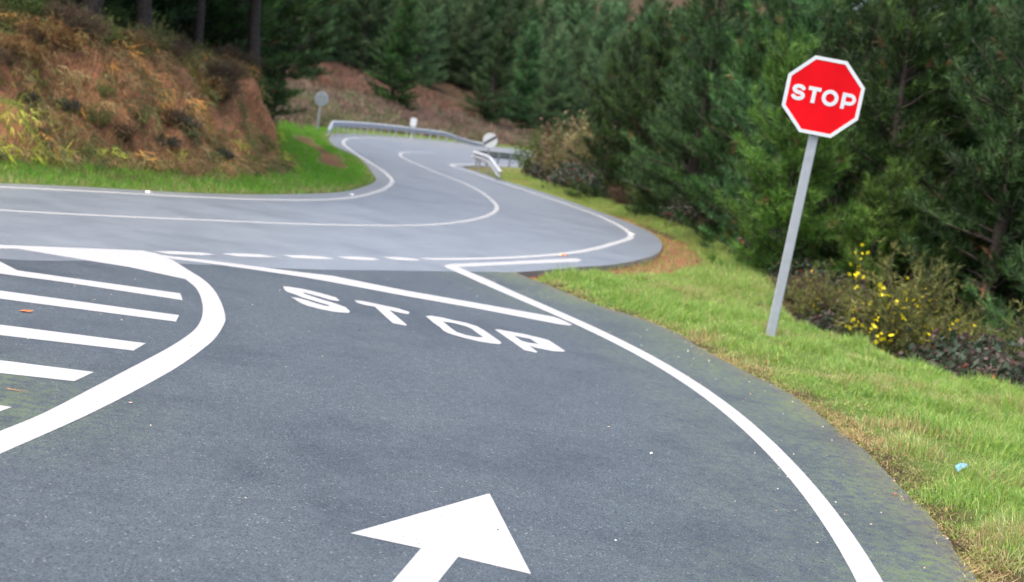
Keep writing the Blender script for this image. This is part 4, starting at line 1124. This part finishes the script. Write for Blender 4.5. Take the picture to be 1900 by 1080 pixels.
w = np.stack([1.2 + 0 * x, 1.0 + 0 * x, .8 + p3, .5 + 1.2 * p2 + 2.2 * ss(25.5, 29, y), 3.5 * ss(.62, .75, p2) + 2.0 * (1 - ss(20.5, 23, y + .4 * x + 3)), 2.2 * ss(.58, .72, pn) + 1.8 * ss(26, 30, y) + 1.2 * (1 - ss(20.5, 23, y + .4 * x + 3))], 1)
w = np.cumsum(w / w.sum(1, keepdims=True), 1)
ci = (rng.random((n, 1)) > w).sum(1).clip(0, 5)
m = MB()
ldir = np.where(y < 28, -.35, .0) + rng.normal(0, .7, n)
blades(m, np.stack([x, y, zf - .02], 1), rng.uniform(.12, .42, n), rng.uniform(.007, .018, n), ldir, rng.uniform(.5, 1.7, n), BP[ci] * rng.uniform(.7, 1.2, (n, 1)), rng, True)
tag(m.build('bank_growth', M_DRY), 'brown dead bracken and yellow moss hanging on the red cut bank', 'bracken', kind='stuff')

# lumps of growth on the bank face
nc = 5200
cy = 14 + 34 * rng.random(nc) ** 1.2; cx = rng.uniform(-14, -4.2, nc)
zc = gzone(cx, cy)
fk = (zc['dL'] - zc['toe']) / zc['W']
pn = fnoise(cx, cy, .7, 81); p2 = fnoise(cx + .6 * cy, cy, .8, 83)
scar = ss(.44, .52, fnoise(cx, cy, .45, 67)) * ss(.12, .3, fk) * (1 - ss(.8, .98, fk))
keep = zc['A'] & (fk > .0) & (fk < 1.5) & (rng.random(nc) < 1 - .85 * scar * (1 - .7 * ss(25.5, 29, cy))) & (pn > .33)
cx, cy, fk, pn, p2, zf = cx[keep], cy[keep], fk[keep], pn[keep], p2[keep], zc['z'][keep]
k = len(cx); per = 46
pal = np.array([[.27, .145, .085], [.20, .12, .07], [.36, .26, .13], [.17, .18, .065], [.40, .42, .06], [.07, .10, .04], [.50, .22, .07]])
wgt = np.stack([1.3 + 0 * cx, 1.2 + 0 * cx, .9 + 0 * cx, .9 + 3.0 * ss(25.5, 29, cy), (6 * ss(.58, .70, p2) + 2.5 * (1 - ss(20.5, 23, cy + .4 * cx + 3))) * (fk < .65), 3.0 * ss(.55, .68, pn) + 2.5 * ss(26, 30, cy), .5 + 0 * cx], 1)
wgt = np.cumsum(wgt / wgt.sum(1, keepdims=True), 1)
ci = (rng.random((k, 1)) > wgt).sum(1).clip(0, 6)
ccol = pal[ci] * rng.uniform(.7, 1.25, (k, 1))
off = rng.normal(0, 1, (k, per, 3)); off /= np.linalg.norm(off, axis=2)[:, :, None]
rr = rng.uniform(.10, .26, (k, 1, 1))
pts = np.stack([cx, cy, zf], 1)[:, None] + off * rr * [1, 1, 1.3]
m = MB()
tufts(m, pts.reshape(-1, 3), (off * .35 + [.5, -.3, -.6]).reshape(-1, 3), rng, 2, .22, .013, np.repeat(ccol, per, 0), .38, .05)
tag(m.build('bank_clumps', M_DRY), 'lumps of brown, ochre and olive growth clinging to the face of the cut bank', 'bracken', kind='stuff')

# brown thicket on the far hillside
nc = 13000
cx = rng.uniform(-34, 8, nc); cy = rng.uniform(66, 150, nc)
zc = gzone(cx, cy)
keep = zc['A'] & (zc['dL'] > 2.0) & (zc['dL'] < 40) & (rng.random(nc) < .42)
cx, cy = cx[keep], cy[keep]; zf = zc['z'][keep]
k = len(cx); per = 34
pal = np.array([[.20, .145, .105], [.26, .17, .13], [.19, .18, .11], [.30, .20, .15], [.17, .185, .08], [.25, .235, .13]])
pnz = fnoise(cx, cy, .12, 71)
hi = ss(8, 14, zc['dL'][keep])
ci = ((pnz * 6.5 + rng.uniform(-1.5, 1.5, k)) % 6).astype(int).clip(0, 5)
ccol = pal[ci] * rng.uniform(.45, 1.25, (k, 1))
ccol = np.where(((hi > .5) & (rng.random(k) < .6))[:, None], np.array([.30, .165, .11]) * rng.uniform(.7, 1.1, (k, 1)), ccol)
off = rng.normal(0, 1, (k, per, 3)); off /= np.linalg.norm(off, axis=2)[:, :, None]
rr = rng.uniform(.45, .95, (k, 1, 1))
off[:, :, 2] = np.abs(off[:, :, 2])
pts = np.stack([cx, cy, zf], 1)[:, None] + off * rr * rng.uniform(.55, 1, (k, per, 1)) * [1, 1, 1.15]
m = MB()
tufts(m, pts.reshape(-1, 3), (off + [0, 0, .4]).reshape(-1, 3), rng, 2, .34, .06, np.repeat(ccol, per, 0), .6, .05)
tag(m.build('hillside_thicket', M_DRY), 'tangled brown and olive thicket covering the far hillside behind the long guardrail', 'thicket', kind='stuff')

# ------------------------------------------------------------------ small things on the asphalt and in the grass
def stone(m, p, s, rng, c):
    v = np.array([(1, 0, 0), (-1, 0, 0), (0, 1, 0), (0, -1, 0), (0, 0, .7), (0, 0, -.4)]) * s * rng.uniform(.6, 1.2, (6, 1)) + p
    m.add(v, [(0, 2, 4), (2, 1, 4), (1, 3, 4), (3, 0, 4), (2, 0, 5), (1, 2, 5), (3, 1, 5), (0, 3, 5)], c)
m = MB()
nc = 2600
y = rng.uniform(5, 17.5, nc); x = rng.uniform(-4.5, 3.2, nc)
ins = inside(x, y, SIDE_POLY); dv = dist_poly(x, y, verge)
isl = inside(x, y, np.array(ISLAND)) | ((x < -2.7) & (y < 12))
keep = ins & (rng.random(nc) < np.where(dv < 1.0, .55, np.where(isl, .16, .03)))
pc = np.array([[.55, .52, .46], [.40, .34, .25], [.05, .05, .05], [.45, .28, .14], [.04, .04, .045]])
for u, w_ in zip(x[keep], y[keep]):
    stone(m, (u, w_, .0), rng.uniform(.004, .011), rng, pc[rng.integers(0, 5)])
ya = rng.uniform(20, 33, 900); xa = rng.uniform(.5, 4.6, 900)
za = gzone(xa, ya)
ka = za['B'] & (za['sM'] < 1.1) & (rng.random(900) < .6)
for u, w_, q_ in zip(xa[ka], ya[ka], za['z'][ka]):
    stone(m, (u, w_, q_ + .01), rng.uniform(.012, .04), rng, np.array([.20, .10, .06]) * rng.uniform(.5, 1.6))
M_STONE = foliage_mat('loose_grit', 0.0, .9, .1)
tag(m.build('loose_grit', M_STONE), 'pale and dark grit and clods along the road edges', 'grit', kind='stuff')

def small(name, verts, faces, col, loc, rz, label, cat):
    m = MB(); m.add(verts, faces, col)
    o = m.build(name, M_STONE); o.location = loc; o.rotation_euler = (0, 0, rz)
    return tag(o, label, cat)
lv = [(-.05, 0, .004), (-.015, .022, .014), (.025, .02, .010), (.06, 0, .02), (.02, -.02, .006), (-.02, -.022, .012), (0, 0, .018)]
lf_ = [(0, 6, 1), (1, 6, 2), (2, 6, 3), (3, 6, 4), (4, 6, 5), (5, 6, 0)]
q = SMALL['leaf'][0]; small('fallen_leaf', lv, lf_, (.50, .20, .06), (*q, 0), .4, 'crumpled orange leaf on the hatched island', 'leaf')
q = SMALL['twig'][0]; small('pine_needle_bunch', [(-.07, 0, .006), (-.068, .005, .006), (.08, .006, .012), (-.06, -.004, .006), (-.058, .002, .006), (.075, -.012, .008), (-.02, .0, .008), (-.018, .004, .008), (.05, .02, .01)], [(0, 1, 2), (3, 4, 5), (6, 7, 8)], (.55, .22, .08), (*q, .0), -.05, 'orange pine needles lying on the mossy part of the hatched island', 'pine needles')
q = SMALL['tan'][0]; small('fallen_leaf', [(a_ * .45, b_ * .45, c_ * .5) for a_, b_, c_ in lv], lf_, (.55, .50, .40), (*q, 0), 1.3, 'tiny pale leaf scrap in the middle of the side road', 'leaf')
q = SMALL['paper'][0]; small('fallen_leaf', [(a_ * .4, b_ * .35, c_ * .5) for a_, b_, c_ in lv], lf_, (.6, .42, .34), (*q, 0), -.5, 'tiny pinkish leaf scrap below the island border', 'leaf')
m = MB(); stone(m, (0, 0, .006), .017, np.random.default_rng(3), (.50, .17, .09)); o = m.build('pebble', M_STONE); o.location = (*SMALL['pebble'][0], 0); tag(o, 'single reddish pebble on the shoulder near the grass edge', 'pebble')
q = SMALL['litter'][0]
small('plastic_scrap', [(-.07, -.01, .0), (-.06, .03, .03), (0, -.015, .035), (.01, .035, .05), (.065, .0, .05), (.075, .04, .02)], [(0, 2, 1), (1, 2, 3), (2, 4, 3), (3, 4, 5)], (.16, .33, .55), (q[0], q[1], height(*q) + .07), .7, 'scrap of blue plastic lying in the verge grass', 'litter')
names = ('white reflector stud beside the edge line under the cut bank', 'white reflector stud inside the curve of the left edge line', 'orange reflector stud between the edge line and the pointed line', 'pale reflector stud just outside the outermost point of the bend')
for i, (q, lb) in enumerate(zip(SMALL['stud'], names)):
    o = empty('road_stud', (*q, .0), .3 * i)
    tag(o, lb, 'road stud', 'reflector studs along the edge lines')
    m = MB()
    v = [(-.06, -.05, .002), (.06, -.05, .002), (.06, .05, .002), (-.06, .05, .002), (-.045, -.025, .028), (.045, -.025, .028), (.045, .025, .028), (-.045, .025, .028)]
    m.add(v, [(4, 5, 6), (4, 6, 7), (1, 2, 6), (1, 6, 5), (3, 0, 4), (3, 4, 7), (2, 3, 7), (2, 7, 6)], (.75, .74, .70) if i != 2 else (.7, .45, .28)); m.build('housing', M_STONE, o)
    m = MB(); m.add([(-.04, -.0505, .004), (.04, -.0505, .004), (.032, -.029, .027), (-.032, -.029, .027)], [(0, 1, 2), (0, 2, 3)], (.85, .84, .80) if i != 2 else (.8, .35, .12)); m.build('reflector', M_STONE, o)
